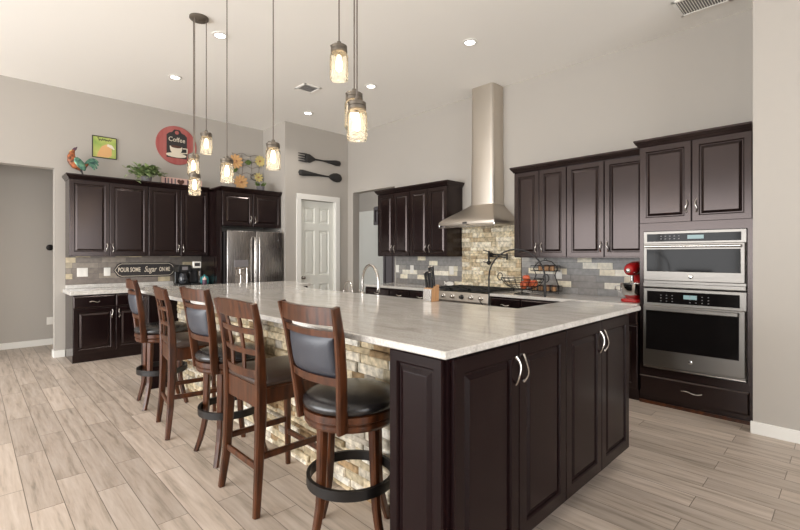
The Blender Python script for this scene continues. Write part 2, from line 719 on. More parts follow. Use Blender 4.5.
def panel_ring(b, f, a0, a1, z0, z1, d, prof):
    """Concentric rectangles: prof = [(inset, depth)], last one filled."""
    rr = []
    for i, dd in prof:
        rr.append([f(a0 + i, d + dd, z0 + i), f(a1 - i, d + dd, z0 + i), f(a1 - i, d + dd, z1 - i), f(a0 + i, d + dd, z1 - i)])
    b.rings(rr, True, True)


f = FL(YP + 0.05)
b = B()
W0, W1 = 4.115, 4.835
cols = ((W0 + 0.10, (W0 + W1) / 2 - 0.045), ((W0 + W1) / 2 + 0.045, W1 - 0.10))
rows = ((0.20, 0.86), (1.02, 1.82), (1.94, 2.22))
b.box(f, W0, W0 + 0.10, -0.035, 0.0, 0.01, 2.335)
b.box(f, W1 - 0.10, W1, -0.035, 0.0, 0.01, 2.335)
b.box(f, cols[0][1], cols[1][0], -0.035, 0.0, 0.01, 2.335)
for z0, z1 in ((0.01, 0.20), (0.86, 1.02), (1.82, 1.94), (2.22, 2.335)):
    for c in cols:
        b.box(f, c[0], c[1], -0.035, 0.0, z0, z1)
for c in cols:
    for r in rows:
        panel_ring(b, f, c[0], c[1], r[0], r[1], -0.012, [(0, -0.02), (0, 0.012), (0.018, -0.004), (0.035, -0.004), (0.06, 0.006)])
dr = struct('door_1', b, M['door'])
b = B()
b.lathe(f(W0 + 0.06, 0.0, 0.98), [(0.028, 0), (0.028, -0.008), (0.011, -0.012), (0.011, -0.04), (0.028, -0.05), (0.026, -0.068), (0.004, -0.074)], 20, 'y')
obj('door_knob', b, M['nickel'], dr, True)
f = FL(YP)
b = B()
b.box(f, 4.02, 4.112, 0.0, 0.02, 0, 2.435, 0.004)
b.box(f, 4.838, 4.935, 0.0, 0.02, 0, 2.435, 0.004)
b.box(f, 4.02, 4.935, 0.0, 0.022, 2.345, 2.44, 0.004)
b.box(f, 4.10, 4.114, -0.13, 0.0, 0, 2.345)
b.box(f, 4.836, 4.85, -0.13, 0.0, 0, 2.345)
struct('trim_1', b, M['trim'])

# laundry passage seen through the opening: a white door on the far wall
f = FH(6.93)
b = B()
b.box(f, -8.55, -7.0, 0.0, 0.035, 0.01, 2.44)
for c in ((-8.42, -7.84), (-7.70, -7.13)):
    for r in ((0.20, 1.0), (1.14, 2.30)):
        panel_ring(b, f, c[0], c[1], r[0], r[1], 0.03, [(0, 0.0), (0, 0.008), (0.02, 0.0), (0.05, 0.006)])
struct('door_2', b, M['door'])

# ------------------------------------------------------------------ cabinet builders


def door_panel(f, a0, a1, z0, z1, parent, name='door', fr=0.058, th=0.02, m=None):
    b = B()
    rr = [(0, 0.0), (0, th - 0.003), (0.003, th), (fr - 0.009, th), (fr - 0.002, th - 0.006), (fr, th - 0.012), (fr + 0.007, th - 0.012),
          (fr + 0.026, th - 0.003), (fr + 0.029, th - 0.002)]
    rings = [[f(a0 + i, d, z0 + i), f(a1 - i, d, z0 + i), f(a1 - i, d, z1 - i), f(a0 + i, d, z1 - i)] for i, d in rr]
    b.rings(rings)
    return obj(name, b, m or M['cab'], parent)


def drawer_front(f, a0, a1, z0, z1, parent, name='drawer', th=0.02):
    b = B()
    rr = [(0, 0.0), (0, th - 0.006), (0.012, th)]
    b.rings([[f(a0 + i, d, z0 + i), f(a1 - i, d, z0 + i), f(a1 - i, d, z1 - i), f(a0 + i, d, z1 - i)] for i, d in rr])
    return obj(name, b, M['cab'], parent)


def pull(f, a, z, parent, vert=True, L=0.105, d0=0.02, side=1):
    """Bow handle with flared feet."""
    b = B()
    pts, rs = [], []
    n = 12
    for i in range(n + 1):
        t = i / n
        s = (t - 0.5) * L
        bow = math.sin(math.pi * t) ** 0.8 * 0.023
        sw = math.sin(2 * math.pi * t) * 0.007 * side
        pts.append(f(a + (sw if vert else s), d0 + 0.002 + bow, z + (s if vert else sw)))
        rs.append(0.0068 if i in (0, n) else 0.0042 + 0.0016 * abs(2 * t - 1))
    b.tube(pts, rs, 8)
    return obj('handle', b, M['nickel'], parent, True)


def crown(f, a0, a1, z, depth, parent, left=True, right=True, ld=None):
    ld = depth if ld is None else ld
    prof = [(0.0, -0.034), (0.006, -0.032), (0.018, -0.008), (0.024, -0.006), (0.034, 0.014), (0.038, 0.018), (0.038, 0.034), (0.0, 0.034)]
    b = B()
    k = 0.05
    rings = []
    for p, h in prof:
        l = p if left else 0
        r = p if right else 0
        rings.append([f(a0, -depth - 0.0002, z + h), f(a1 + r, -depth, z + h), f(a1 + r, 0.02 + p, z + h), f(a0 - l, 0.02 + p, z + h), f(a0 - l, -ld, z + h), f(a0, -ld - 0.0001, z + h)])
    b.rings(rings)
    return obj('crown_moulding', b, M['cab'], parent)


def upper(label, f, a0, a1, z0, z1, depth, splits, crown_sides=(True, True), group='dark wood upper cabinets', handles=True):
    c = f((a0 + a1) / 2, -depth / 2, z0)
    t = thing('upper_cabinet', label, 'cabinet', c, group)
    b = B()
    b.box(f, a0 + 0.001, a1 - 0.001, -depth, 0.0, z0, z1)
    obj('body', b, M['cab'], t)
    xs = [a0] + splits + [a1]
    n = len(xs) - 1
    for i in range(n):
        d = door_panel(f, xs[i] + 0.004, xs[i + 1] - 0.004, z0 + 0.008, z1 - 0.04, t)
        if handles:
            a = xs[i + 1] - 0.036 if i % 2 == 0 else xs[i] + 0.036
            pull(f, a, z0 + 0.115, d, side=1 if i % 2 else -1)
    crown(f, a0, a1, z1, depth, t, *crown_sides)
    return t


def base_unit(label, f, a0, a1, depth, doors, drawers, z1=0.88, toe=0.10, group='dark wood base cabinets'):
    c = f((a0 + a1) / 2, -depth / 2, 0)
    t = thing('base_cabinet', label, 'cabinet', c, group)
    b = B()
    b.box(f, a0 + 0.001, a1 - 0.001, -depth, 0.0, toe, z1)
    b.box(f, a0 + 0.001, a1 - 0.001, -depth, -0.03, 0.0, toe)
    obj('body', b, M['cab'], t)
    n = doors
    wd = (a1 - a0) / n
    for i in range(n):
        x0, x1 = a0 + wd * i + 0.004, a0 + wd * (i + 1) - 0.004
        d = door_panel(f, x0, x1, toe + 0.02, z1 - 0.175, t)
        a = x1 - 0.036 if i % 2 == 0 else x0 + 0.036
        pull(f, a, z1 - 0.26, d, side=1 if i % 2 else -1)
    wd = (a1 - a0) / drawers
    for i in range(drawers):
        x0, x1 = a0 + wd * i + 0.004, a0 + wd * (i + 1) - 0.004
        d = drawer_front(f, x0, x1, z1 - 0.165, z1 - 0.015, t)
        pull(f, (x0 + x1) / 2, z1 - 0.09, d, vert=False)
    return t


def slab(name, label, boxes, cat='countertop'):
    b = B()
    for q in boxes:
        b.box(WORLD, *q, 0.004, None, 2)
    o = obj(name, b, M['granite'])
    tag(o, label, cat)
    return o


# ------------------------------------------------------------------ left wall run
fl = FL(7.145)
upper('dark upper cabinet at the far left end, below the rooster', fl, 0.934, 1.858, 1.36, 2.405, 0.315, [1.385], (True, False))
upper('dark upper cabinet under the round coffee sign, left of the fridge', fl, 1.862, 2.715, 1.36, 2.405, 0.315, [2.30], (False, False))
f = FL(6.83)
p = thing('fridge_panel', 'tall dark wood side panel between the upper cabinets and the fridge', 'panel', (2.755, 7.14, 0))
b = B()
b.box(WORLD, 2.722, 2.80, 6.83, 7.46, 0.0, 2.37)
obj('panel', b, M['cab'], p)
b = B()
b.box(WORLD, 2.715, 2.722, 6.90, 7.10, 0.95, 1.34)
obj('cover_strip', b, M['cab'], p)
upper('short dark cabinet over the steel refrigerator', F((0, 6.83, 0), (1, 0, 0), (0, -1, 0)), 2.803, 3.805, 1.83, 2.405, 0.62, [3.30], (True, False))

fb = FL(6.865)
base_unit('black base cabinet at the far left end under the plaque, two drawers over doors', fb, 0.934, 1.858, 0.59, 2, 2, 0.864)
base_unit('black base cabinet below the coffee makers, partly behind the stools', fb, 1.862, 2.715, 0.59, 2, 2, 0.864)
slab('countertop', 'pale granite countertop along the far left wall under the plaque and coffee makers',
     [(0.905, 2.718, 6.835, 7.462, 0.866, 0.915), (0.935, 2.718, 7.435, 7.463, 0.915, 0.968)])


def tiles(name, f, a0, a1, z0, z1, pal, accent, th, rng):
    b = B().color()
    z = z0
    row = 0
    while z < z1 - 0.01:
        h = min(0.0745, z1 - z)
        a = a0 - rng.uniform(0, 0.25)
        while a < a1:
            L = rng.choice((0.22, 0.30, 0.30, 0.38))
            acc = rng.random() < 0.28
            if acc:
                L = 0.17
            x0, x1 = max(a, a0), min(a + L, a1)
            if x1 - x0 > 0.006:
                c = rng.choice(accent if acc else pal)
                k = rng.uniform(0.9, 1.1)
                c = (c[0] * k, c[1] * k, c[2] * k, 1)
                g = 0.0016
                b.box(f, x0 + g, x1 - g, 0, th + rng.uniform(0, 0.0015), z + g, z + h - g, 0, c)
            a += L
        z += h
        row += 1
    # grout bed
    b.box(f, a0, a1, 0.0005, th - 0.003, z0, z1, 0, lin(92, 88, 84))
    o = obj(name, b, M['tile'])
    return o


rng = random.Random(3)
warm = [lin(132, 122, 112), lin(118, 110, 102), lin(146, 136, 124), lin(126, 116, 108)]
acc_w = [lin(196, 182, 152), lin(176, 164, 142)]
o = tiles('backsplash', FL(YW - 0.001), 0.935, 2.718, 0.970, 1.359, warm, acc_w, 0.009, rng)
tag(o, 'taupe brick-pattern tile backsplash on the far left wall behind the plaque', 'backsplash')


def plate(label, f, a0, a1, z0, z1, kind):
    t = thing('wall_plate', label, 'outlet plate', f((a0 + a1) / 2, 0, (z0 + z1) / 2), 'white outlet and switch plates')
    b = B()
    b.box(f, a0, a1, 0.0005, 0.007, z0, z1, 0.003)
    obj('plate', b, M['white'], t)
    n = kind
    for i in range(n):
        c = a0 + (a1 - a0) * (i + 0.5) / n
        b = B()
        b.box(f, c - 0.016, c + 0.016, 0.007, 0.0095, (z0 + z1) / 2 - 0.032, (z0 + z1) / 2 + 0.032, 0.002)
        obj('rocker', b, M['white'], t)
    return t


f = FL(YW - 0.0115)
plate('wide white double switch plate, leftmost on the far left backsplash', f, 1.062, 1.187, 1.075, 1.197, 2)
plate('single white plate just left of the black plaque', f, 1.375, 1.455, 1.078, 1.196, 1)
plate('white outlet low on the alcove wall at the far left', FL(8.62), 0.85, 0.93, 0.31, 0.425, 1)
t = thing('wall_hook', 'small round black knob on the alcove wall at the far left', 'knob', (0.887, 8.62, 1.49))
b = B()
b.lathe((0.887, 8.62, 1.49), [(0.045, 0), (0.045, -0.008), (0.02, -0.012), (0.02, -0.022), (0.045, -0.028), (0.045, -0.038), (0.03, -0.044)], 20, 'y')
obj('knob', b, M['black'], t, True)

# ------------------------------------------------------------------ refrigerator
t = thing('refrigerator', 'stainless steel french-door refrigerator with water dispenser', 'refrigerator', (3.29, 7.1, 0))
b = B()
b.box(WORLD, 2.835, 3.765, 6.79, 7.44, 0.02, 1.74)
b.box(WORLD, 2.86, 2.94, 6.72, 6.80, 1.74, 1.765)
b.box(WORLD, 3.66, 3.74, 6.72, 6.80, 1.74, 1.765)
obj('body', b, M['charcoal'], t)
f = FL(6.785)
dd = []
for a0, a1 in ((2.832, 3.297), (3.303, 3.768)):
    b = B()
    b.box(f, a0, a1, 0, 0.085, 0.72, 1.755, 0.012, None, 3)
    dd.append(obj('door', b, M['fridge'], t, True))
b = B()
b.box(f, 2.832, 3.768, 0, 0.085, 0.06, 0.71, 0.012, None, 3)
fz = obj('freezer_drawer', b, M['fridge'], t, True)
for i, a in enumerate((3.262, 3.338)):
    b = B()
    b.tube([f(a, 0.085, 0.86), f(a, 0.125, 0.87), f(a, 0.135, 0.92), f(a, 0.135, 1.60), f(a, 0.125, 1.655), f(a, 0.085, 1.665)], 0.0135, 10)
    obj('handle', b, M['nickel'], dd[i], True)
b = B()
b.tube([f(2.93, 0.085, 0.64), f(2.94, 0.13, 0.64), f(3.66, 0.13, 0.64), f(3.67, 0.085, 0.64)], 0.0135, 10)
obj('handle', b, M['nickel'], fz, True)
b = B()
b.box(f, 2.94, 3.17, 0.0855, 0.094, 1.19, 1.30, 0.004)
obj('dispenser_panel', b, M['grey'], dd[0])
b = B()
panel_ring(b, f, 2.95, 3.16, 0.84, 1.19, 0.0855, [(0, 0), (0, 0.008), (0.016, 0.008), (0.022, 0.0015)])
b.box(f, 3.02, 3.09, 0.087, 0.11, 1.08, 1.16, 0.004)
b.box(f, 3.035, 3.075, 0.087, 0.10, 0.90, 1.07, 0.004)
obj('dispenser', b, M['nickel'], dd[0])
b = B()
b.lathe(f(3.69, 0.0855, 1.62), [(0.013, 0), (0.013, -0.002)], 16, 'y')
obj('badge', b, M['chrome'], dd[1])

# ------------------------------------------------------------------ hood wall: uppers
XU = 4.80
fu = FH(XU)
UD = XW - XU - 0.002
upper('dark upper cabinet next to the passage opening, left of the hood', fu, -5.436, -4.705, 1.355, 2.385, UD, [-5.07], (True, False))
upper('dark upper cabinet just left of the steel range hood', fu, -4.703, -3.969, 1.355, 2.385, UD, [-4.336], (False, True))
upper('dark upper cabinet just right of the steel range hood', fu, -2.912, -2.251, 1.345, 2.405, UD, [-2.582], (True, False))
upper('dark upper cabinet with wide doors above the red mixer', fu, -2.249, -1.416, 1.345, 2.405, UD, [-1.838], (False, False))

# hood wall: base cabinets and counters
XB = 4.50
fbh = FH(XB)
BD = XW - XB - 0.002
base_unit('dark base cabinet at the passage end of the hood wall', fbh, -5.40, -4.84, BD, 1, 1)
base_unit('dark base cabinet between passage cabinet and gas range', fbh, -4.836, -4.005, BD, 2, 2)
base_unit('dark base cabinet right of the gas range, under the fruit basket', fbh, -3.055, -2.24, BD, 2, 2)
base_unit('dark base cabinet under the red mixer, beside the oven tower', fbh, -2.236, -1.418, BD, 2, 2)
slab('countertop', 'pale granite countertop on the hood wall left of the gas range', [(4.465, XW - 0.012, 4.003, 5.42, 0.882, 0.915)])
slab('countertop', 'pale granite countertop right of the gas range under the fruit basket and red mixer', [(4.465, XW - 0.012, 1.417, 3.057, 0.882, 0.915)])

rng = random.Random(11)
cool = [lin(150, 147, 144), lin(136, 134, 132), lin(160, 157, 153), lin(168, 164, 158), lin(138, 133, 129)]
acc_c = [lin(238, 230, 208), lin(228, 218, 194), lin(244, 238, 222)]
o = tiles('backsplash', FH(XW - 0.001), -5.36, -3.968, 0.916, 1.354, cool, acc_c, 0.009, rng)
tag(o, 'grey tile backsplash with cream accents left of the stone panel', 'backsplash')
o = tiles('backsplash', FH(XW - 0.001), -3.005, -1.416, 0.916, 1.344, cool, acc_c, 0.009, rng)
tag(o, 'grey tile backsplash with cream accents between stone panel and oven tower', 'backsplash')


def ledger(name, f, a0, a1, z0, z1, pal, hr, lr, dr, rng, parent=None, kr=(0.68, 1.12)):
    b = B().color()
    z = z0
    while z < z1 - 0.008:
        h = rng.uniform(*hr)
        if z + h > z1 - 0.02:
            h = z1 - z
        a = a0
        while a < a1 - 0.001:
            L = rng.uniform(*lr)
            if a + L > a1 - 0.04:
                L = a1 - a
            c = rng.choice(pal)
            k = rng.uniform(*kr)
            c = (min(c[0] * k, 1), min(c[1] * k, 1), min(c[2] * k, 1), 1)
            g = 0.0008
            ds = [rng.uniform(*dr) for _ in range(2)]
            j = lambda: rng.uniform(-0.004, 0.004)
            d = ds[0]
            x0, x1, y0, y1 = a + g, a + L - g, z + g, z + h - g
            i = min(0.006, h * 0.2)
            q = lambda x, y, dd: f(x, dd, y)
            ring0 = [q(x0, y0, 0), q(x1, y0, 0), q(x1, y1, 0), q(x0, y1, 0)]
            ring1 = [q(x0, y0, d * 0.7), q(x1, y0, d * 0.7), q(x1, y1, d * 0.7), q(x0, y1, d * 0.7)]
            ring2 = [q(x0 + i, y0 + i, d + j()), q(x1 - i, y0 + i, d + j()), q(x1 - i, y1 - i, d + j()), q(x0 + i, y1 - i, d + j())]
            nf = len(b.bm.faces)
            b.rings([ring0, ring1, ring2])
            b.bm.faces.ensure_lookup_table()
            for fc in b.bm.faces[nf:]:
                for l in fc.loops:
                    l[b.cl] = c
            a += L
        z += h
    b.box(f, a0, a1, -0.004, 0.004, z0, z1, 0, lin(74, 60, 44))
    return obj(name, b, M['stone'], parent)


stone_pal = [lin(228, 216, 190), lin(216, 202, 172), lin(236, 226, 204), lin(208, 190, 158), lin(224, 210, 180), lin(192, 172, 140), lin(234, 222, 196)]
o = ledger('stone_panel', FH(XW - 0.005), -3.965, -3.01, 0.93, 1.772, stone_pal, (0.026, 0.075), (0.07, 0.26), (0.010, 0.03), random.Random(5), None, (0.85, 1.12))
tag(o, 'tan split-stone panel on the wall between the gas range and the hood', 'stone panel')

f = FH(XW - 0.0115)
plate('white outlet plate leftmost on the grey backsplash by the passage', f, -5.41 + 0.06, -5.28, 1.09, 1.21, 1)
plate('white outlet plate second from the passage, on the grey backsplash', f, -5.02, -4.94, 1.09, 1.212, 1)
plate('white outlet plate on grey tile right behind the knife block', f, -4.205, -4.12, 1.085, 1.21, 1)
plate('white outlet plate on grey tile behind the two-tier rack', f, -2.535, -2.46, 1.085, 1.20, 1)

# ------------------------------------------------------------------ range hood
t = thing('range_hood', 'tall stainless steel chimney range hood over the gas range', 'range hood', (4.9, 3.515, 1.78))
yc = 3.515
b = B()
rings = []
nn = 14


def rr_ring(x0, x1, y0, y1, z, r, n=4):
    pts = [(x1, y0), (x1, y1)]
    out = [Vector((x1, y0, z)), Vector((x1, y1, z))]
    for k in range(n + 1):
        a = math.pi / 2 * k / n
        out.append(Vector((x0 + r - r * math.sin(a), y1 - r + r * math.cos(a), z)))
    for k in range(n + 1):
        a = math.pi / 2 * k / n
        out.append(Vector((x0 + r - r * math.cos(a), y0 + r - r * math.sin(a), z)))
    return out


rings.append(rr_ring(4.585, XW - 0.003, yc - 0.447, yc + 0.447, 1.775, 0.01))
rings.append(rr_ring(4.585, XW - 0.003, yc - 0.447, yc + 0.447, 1.805, 0.01))
for i in range(nn + 1):
    s = i / nn
    k = 1 - s
    hw = 0.19 + (0.447 - 0.19) * k
    x0 = 4.872 - (4.872 - 4.585) * k
    yk = 3.462 + (yc - 3.462) * k
    zz = 1.806 + 0.215 * s ** 0.8 + 0.025 * s ** 4
    rings.append(rr_ring(x0, XW - 0.003, yk - hw, yk + hw, zz, 0.01 + 0.03 * s))
b.rings(rings)
obj('canopy', b, M['steelh'], t, True, 30)
b = B()
b.rings([rr_ring(4.878, XW - 0.003, 3.462 - 0.182, 3.462 + 0.182, z, 0.04) for z in (2.03, 2.60)])
obj('lower_chimney', b, M['steelv'], t, True, 60)
b = B()
b.rings([rr_ring(4.884, XW - 0.003, 3.462 - 0.176, 3.462 + 0.176, z, 0.04) for z in (2.60, ZC - 0.003)])
obj('upper_chimney', b, M['steelv'], t, True, 60)
b = B()
b.box(FH(4.585), -yc - 0.035, -yc + 0.035, 0.0, 0.004, 1.779, 1.802, 0.001)
obj('control', b, M['blackplastic'], t)
b = B()
for s in (-1, 1):
    b.box(WORLD, 4.65, 5.05, yc + s * 0.21 - 0.19, yc + s * 0.21 + 0.19, 1.765, 1.774)
obj('filter', b, M['steelv'], t)
b = B()
b.tube([(4.60, yc + 0.44, 1.755), (4.59, yc + 0.44, 1.742), (4.59, yc - 0.44, 1.742), (4.60, yc - 0.44, 1.755)], 0.007, 8)
b.tube([(4.60, yc + 0.44, 1.775), (4.60, yc + 0.44, 1.75)], 0.006, 8)
b.tube([(4.60, yc - 0.44, 1.775), (4.60, yc - 0.44, 1.75)], 0.006, 8)
obj('rail', b, M['chrome'], t, True)

# ------------------------------------------------------------------ gas range
t = thing('gas_range', 'stainless gas range with black grates under the hood', 'gas range', (4.8, 3.53, 0))
ya, yb = 3.062, 3.998
b = B()
b.box(WORLD, 4.50, XW - 0.04, ya, yb, 0.02, 0.905)
obj('body', b, M['steelh'], t)
b = B()
b.hexa([Vector(p) for p in ((4.44, ya, 0.79), (4.50, ya, 0.79), (4.50, yb, 0.79), (4.44, yb, 0.79),
                            (4.46, ya, 0.905), (4.50, ya, 0.905), (4.50, yb, 0.905), (4.46, yb, 0.905))], 0.006, None, 2)
obj('control_panel', b, M['steelh'], t)
for i in range(6):
    y = ya + 0.10 + i * (yb - ya - 0.2) / 5
    b = B()
    b.lathe((4.449, y, 0.845), [(0.03, 0.004), (0.03, -0.004), (0.022, -0.008), (0.02, -0.035), (0.016, -0.038)], 18, 'x')
    obj('knob', b, M['nickel'] if i != 2 else M['blackplastic'], t, True)
b = B()
b.box(WORLD, 4.46, 4.498, ya + 0.01, yb - 0.01, 0.16, 0.775, 0.006)
od = obj('oven_door', b, M['steelh'], t)
b = B()
b.tube([(4.462, ya + 0.08, 0.72), (4.42, ya + 0.08, 0.72), (4.42, yb - 0.08, 0.72), (4.462, yb - 0.08, 0.72)], 0.012, 10)
obj('handle', b, M['nickel'], od, True)
b = B()
b.box(WORLD, 4.47, XW - 0.05, ya + 0.005, yb - 0.005, 0.9055, 0.915)
obj('cooktop', b, M['blackplastic'], t)
for k in range(3):
    y0 = ya + 0.02 + k * 0.30
    y1 = y0 + 0.285
    b = B()
    for x in (4.50, 5.06):
        b.box(WORLD, x, x + 0.014, y0, y1, 0.93, 0.948)
    for y in (y0, (y0 + y1) / 2 - 0.007, y1 - 0.014):
        b.box(WORLD, 4.50, 5.074, y, y + 0.014, 0.93, 0.948)
    for x in (4.64, 4.78, 4.92):
        b.box(WORLD, x, x + 0.012, y0, y1, 0.932, 0.948)
    for x in (4.50, 5.06):
        for y in (y0, y1 - 0.014):
            b.box(WORLD, x, x + 0.014, y, y + 0.014, 0.915, 0.93)
    obj('grate', b, M['castiron'], t)
    for x in (4.64, 4.92):
        b = B()
        b.lathe((x, (y0 + y1) / 2, 0.915), [(0.045, 0), (0.045, 0.008), (0.03, 0.012), (0.005, 0.014)], 18)
        obj('burner', b, M['castiron'], t, True)

# pot filler on the stone
t = thing('pot_filler', 'black folding pot filler tap on the stone panel', 'pot filler', (5.08, 3.44, 1.37))
b = B()
b.lathe((5.091, 3.455, 1.38), [(0.032, 0.0), (0.032, -0.012), (0.014, -0.016), (0.014, -0.06)], 18, 'x')
b.tube([(5.04, 3.455, 1.43), (5.04, 3.455, 1.27)], 0.012, 10)
b.ball((5.04, 3.455, 1.27), 0.03, 8)
obj('valve', b, M['black'], t, True)
b = B()
b.tube([(5.04, 3.455, 1.385), (5.035, 3.17, 1.375)], 0.010, 10)
b.tube([(5.03, 3.455, 1.355), (5.025, 3.17, 1.345)], 0.008, 10)
b.tube([(5.035, 3.17, 1.40), (5.035, 3.17, 1.31)], 0.014, 10)
obj('arm', b, M['black'], t, True)
b = B()
b.tube([(5.04, 3.455, 1.42), (5.02, 3.53, 1.44)], 0.006, 8)
b.tube([(5.04, 3.455, 1.27), (5.02, 3.53, 1.285)], 0.006, 8)
obj('lever', b, M['black'], t, True)

# ------------------------------------------------------------------ oven tower
XT = 4.52
ft = FH(XT)
t = thing('oven_cabinet', 'tall dark oven cabinet at the right end of the kitchen', 'cabinet', (4.85, 0.995, 0))
A0, A1 = -1.411, -0.572
b = B()
dp = XW - XT - 0.002
b.box(ft, A0, A0 + 0.035, -dp, 0, 0.0, 2.405)
b.box(ft, A1 - 0.035, A1, -dp, 0, 0.0, 2.405)
b.box(ft, A0 + 0.035, A1 - 0.035, -dp, 0, 0.0, 0.333)
b.box(ft, A0 + 0.035, A1 - 0.035, -dp, 0, 1.592, 2.405)
b.box(ft, A0 + 0.035, A1 - 0.035, -dp, -0.50, 0.333, 1.592)
obj('body', b, M['cab'], t)
am = (A0 + A1) / 2
for x0, x1, h in ((A0, am, am - 0.036), (am, A1, am + 0.036)):
    d = door_panel(ft, x0 + 0.004, x1 - 0.004, 1.667, 2.375, t)
    pull(ft, h, 1.80, d, side=-1 if h < am else 1)
crown(ft, A0, A1, 2.405, dp, t, True, False, 0.18)
d = drawer_front(ft, A0 + 0.004, A1 - 0.022, 0.075, 0.262, t)
pull(ft, am, 0.175, d, vert=False, L=0.15)
b = B()
b.box(ft, A0, A1, 0.0, 0.012, 0.0, 0.028)
obj('toe_trim', b, M['wood'], t)

O0, O1 = A0 + 0.038, A1 - 0.038
om = (O0 + O1) / 2


def emblem(f, a, z, d, parent):
    b = B()
    b.lathe(f(a, d, z), [(0.017, 0.0), (0.017, -0.003), (0.015, -0.004)], 20, 'x')
    e = obj('emblem', b, M['chrome'], parent, True)
    b = B()
    pts = []
    for i in range(20):
        q = i / 19 * 2 * math.pi * 1.15
        rad = 0.004 + 0.008 * i / 19
        pts.append(f(a + rad * math.cos(q), d + 0.0045, z + rad * math.sin(q)))
    b.tube(pts, 0.0012, 6)
    obj('swirl', b, M['grey'], e)


# microwave / speed oven
t = thing('microwave_oven', 'built-in stainless microwave, upper of the two appliances in the oven tower', 'microwave', ft(om, -0.2, 1.10))
b = B()
b.box(ft, O0 + 0.01, O1 - 0.01, -0.48, 0.0, 1.095, 1.585)
b.box(ft, O0, O1, 0.0, 0.018, 1.078, 1.589, 0.003)
obj('body', b, M['ovensteel'], t)
b = B()
b.box(ft, O0 + 0.03, O1 - 0.035, 0.018, 0.022, 1.495, 1.565, 0.001)
cp = obj('control_panel', b, M['blackglass'], t)
b = B()
b.box(ft, om - 0.03, om + 0.09, 0.022, 0.0225, 1.515, 1.548)
obj('display', b, M['display'], cp)
b = B()
for i in range(5):
    for k in range(2):
        b.box(ft, O0 + 0.14 + i * 0.035, O0 + 0.152 + i * 0.035, 0.022, 0.0226, 1.515 + k * 0.024, 1.523 + k * 0.024)
obj('button', b, M['grey'], cp)
b = B()
b.box(ft, O0 + 0.005, O1 - 0.005, 0.018, 0.045, 1.14, 1.478, 0.006, None, 2)
d = obj('oven_door', b, M['ovensteel'], t)
b = B()
panel_ring(b, ft, O0 + 0.035, O1 - 0.035, 1.225, 1.425, 0.0452, [(0, 0), (0, 0.002), (0.003, 0.003)])
obj('door_window', b, M['blackglass'], d)
b = B()
zz = 1.45
b.tube([ft(O0 + 0.05, 0.045, zz), ft(O0 + 0.05, 0.075, zz), ft(O0 + 0.03, 0.082, zz), ft(O1 - 0.03, 0.082, zz), ft(O1 - 0.05, 0.075, zz), ft(O1 - 0.05, 0.045, zz)], 0.012, 10)
obj('handle', b, M['nickel'], d, True)
emblem(ft, om, 1.183, 0.0455, d)
b = B()
b.box(ft, O0 + 0.002, O1 - 0.002, 0.018, 0.035, 1.083, 1.118, 0.003)
b.box(ft, O0 + 0.06, O1 - 0.06, 0.035, 0.0355, 1.098, 1.104)
obj('vent_trim', b, M['ovensteel'], t)

# wall oven
t = thing('wall_oven', 'built-in stainless wall oven, lower of the two appliances in the oven tower', 'oven', ft(om, -0.2, 0.34))
b = B()
b.box(ft, O0 + 0.01, O1 - 0.01, -0.48, 0.0, 0.345, 1.06)
b.box(ft, O0, O1, 0.0, 0.018, 0.340, 1.07, 0.003)
obj('body', b, M['ovensteel'], t)
b = B()
b.box(ft, O0 + 0.03, O1 - 0.045, 0.018, 0.022, 0.938, 1.045, 0.001)
cp = obj('control_panel', b, M['blackglass'], t)
b = B()
b.box(ft, om - 0.06, om + 0.04, 0.022, 0.0225, 0.985, 1.02)
obj('display', b, M['display'], cp)
b = B()
for i in range(9):
    for k in range(3):
        if 3 <= i <= 4:
            continue
        b.box(ft, O0 + 0.14 + i * 0.045, O0 + 0.15 + i * 0.045, 0.022, 0.0226, 0.955 + k * 0.026, 0.962 + k * 0.026)
obj('button', b, M['grey'], cp)
b = B()
b.box(ft, O0 + 0.004, O1 - 0.004, 0.018, 0.05, 0.372, 0.918, 0.006, None, 2)
d = obj('oven_door', b, M['ovensteel'], t)
b = B()
panel_ring(b, ft, O0 + 0.03, O1 - 0.045, 0.515, 0.875, 0.0502, [(0, 0), (0, 0.002), (0.003, 0.003)])
obj('door_window', b, M['blackglass'], d)
b = B()
zz = 0.888
b.box(ft, O0 + 0.03, O1 - 0.045, 0.075, 0.095, zz - 0.016, zz + 0.016, 0.005, None, 2)
for a in (O0 + 0.08, O1 - 0.09):
    b.box(ft, a, a + 0.025, 0.05, 0.076, zz - 0.012, zz + 0.012)
obj('handle', b, M['ovensteel'], d)
emblem(ft, om, 0.442, 0.0505, d)
b = B()
b.box(ft, O0 + 0.002, O1 - 0.002, 0.018, 0.032, 0.344, 0.358, 0.002)
obj('bottom_trim', b, M['nickel'], t)

# ------------------------------------------------------------------ island
IX0, IX1, IXR = 1.22, 2.56, 3.285
IY0, IYN, IYF, IYE = 1.02, 1.53, 4.72, 5.36
t = thing('kitchen_island', 'large dark island cabinet with stone-clad stool side under the pale granite top', 'kitchen island', (2.2, 3.1, 0))
b = B()
b.box(WORLD, 1.60, 2.53, 1.36, 5.02, 0.0, 0.994)             # core behind the stone
b.box(WORLD, 1.265, 3.10, 1.05, 1.345, 0.10, 0.994)         # near end block
b.box(WORLD, 1.345, 3.04, 1.125, 1.345, 0.0, 0.10)
b.box(WORLD, 2.53, 3.10, 1.345, 1.50, 0.0, 0.994)
b.box(WORLD, 1.335, 3.02, 5.02, 5.32, 0.0, 0.994)            # far end block
b.box(WORLD, 2.53, 3.02, 4.75, 5.02, 0.0, 0.994)
b.box(WORLD, 2.53, 3.10, 1.50, 4.75, 0.0, 0.885)             # sink side, lower
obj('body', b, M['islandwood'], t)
fe = FL(1.05)
xs = [1.280, 1.735, 2.190, 2.645, 3.096]
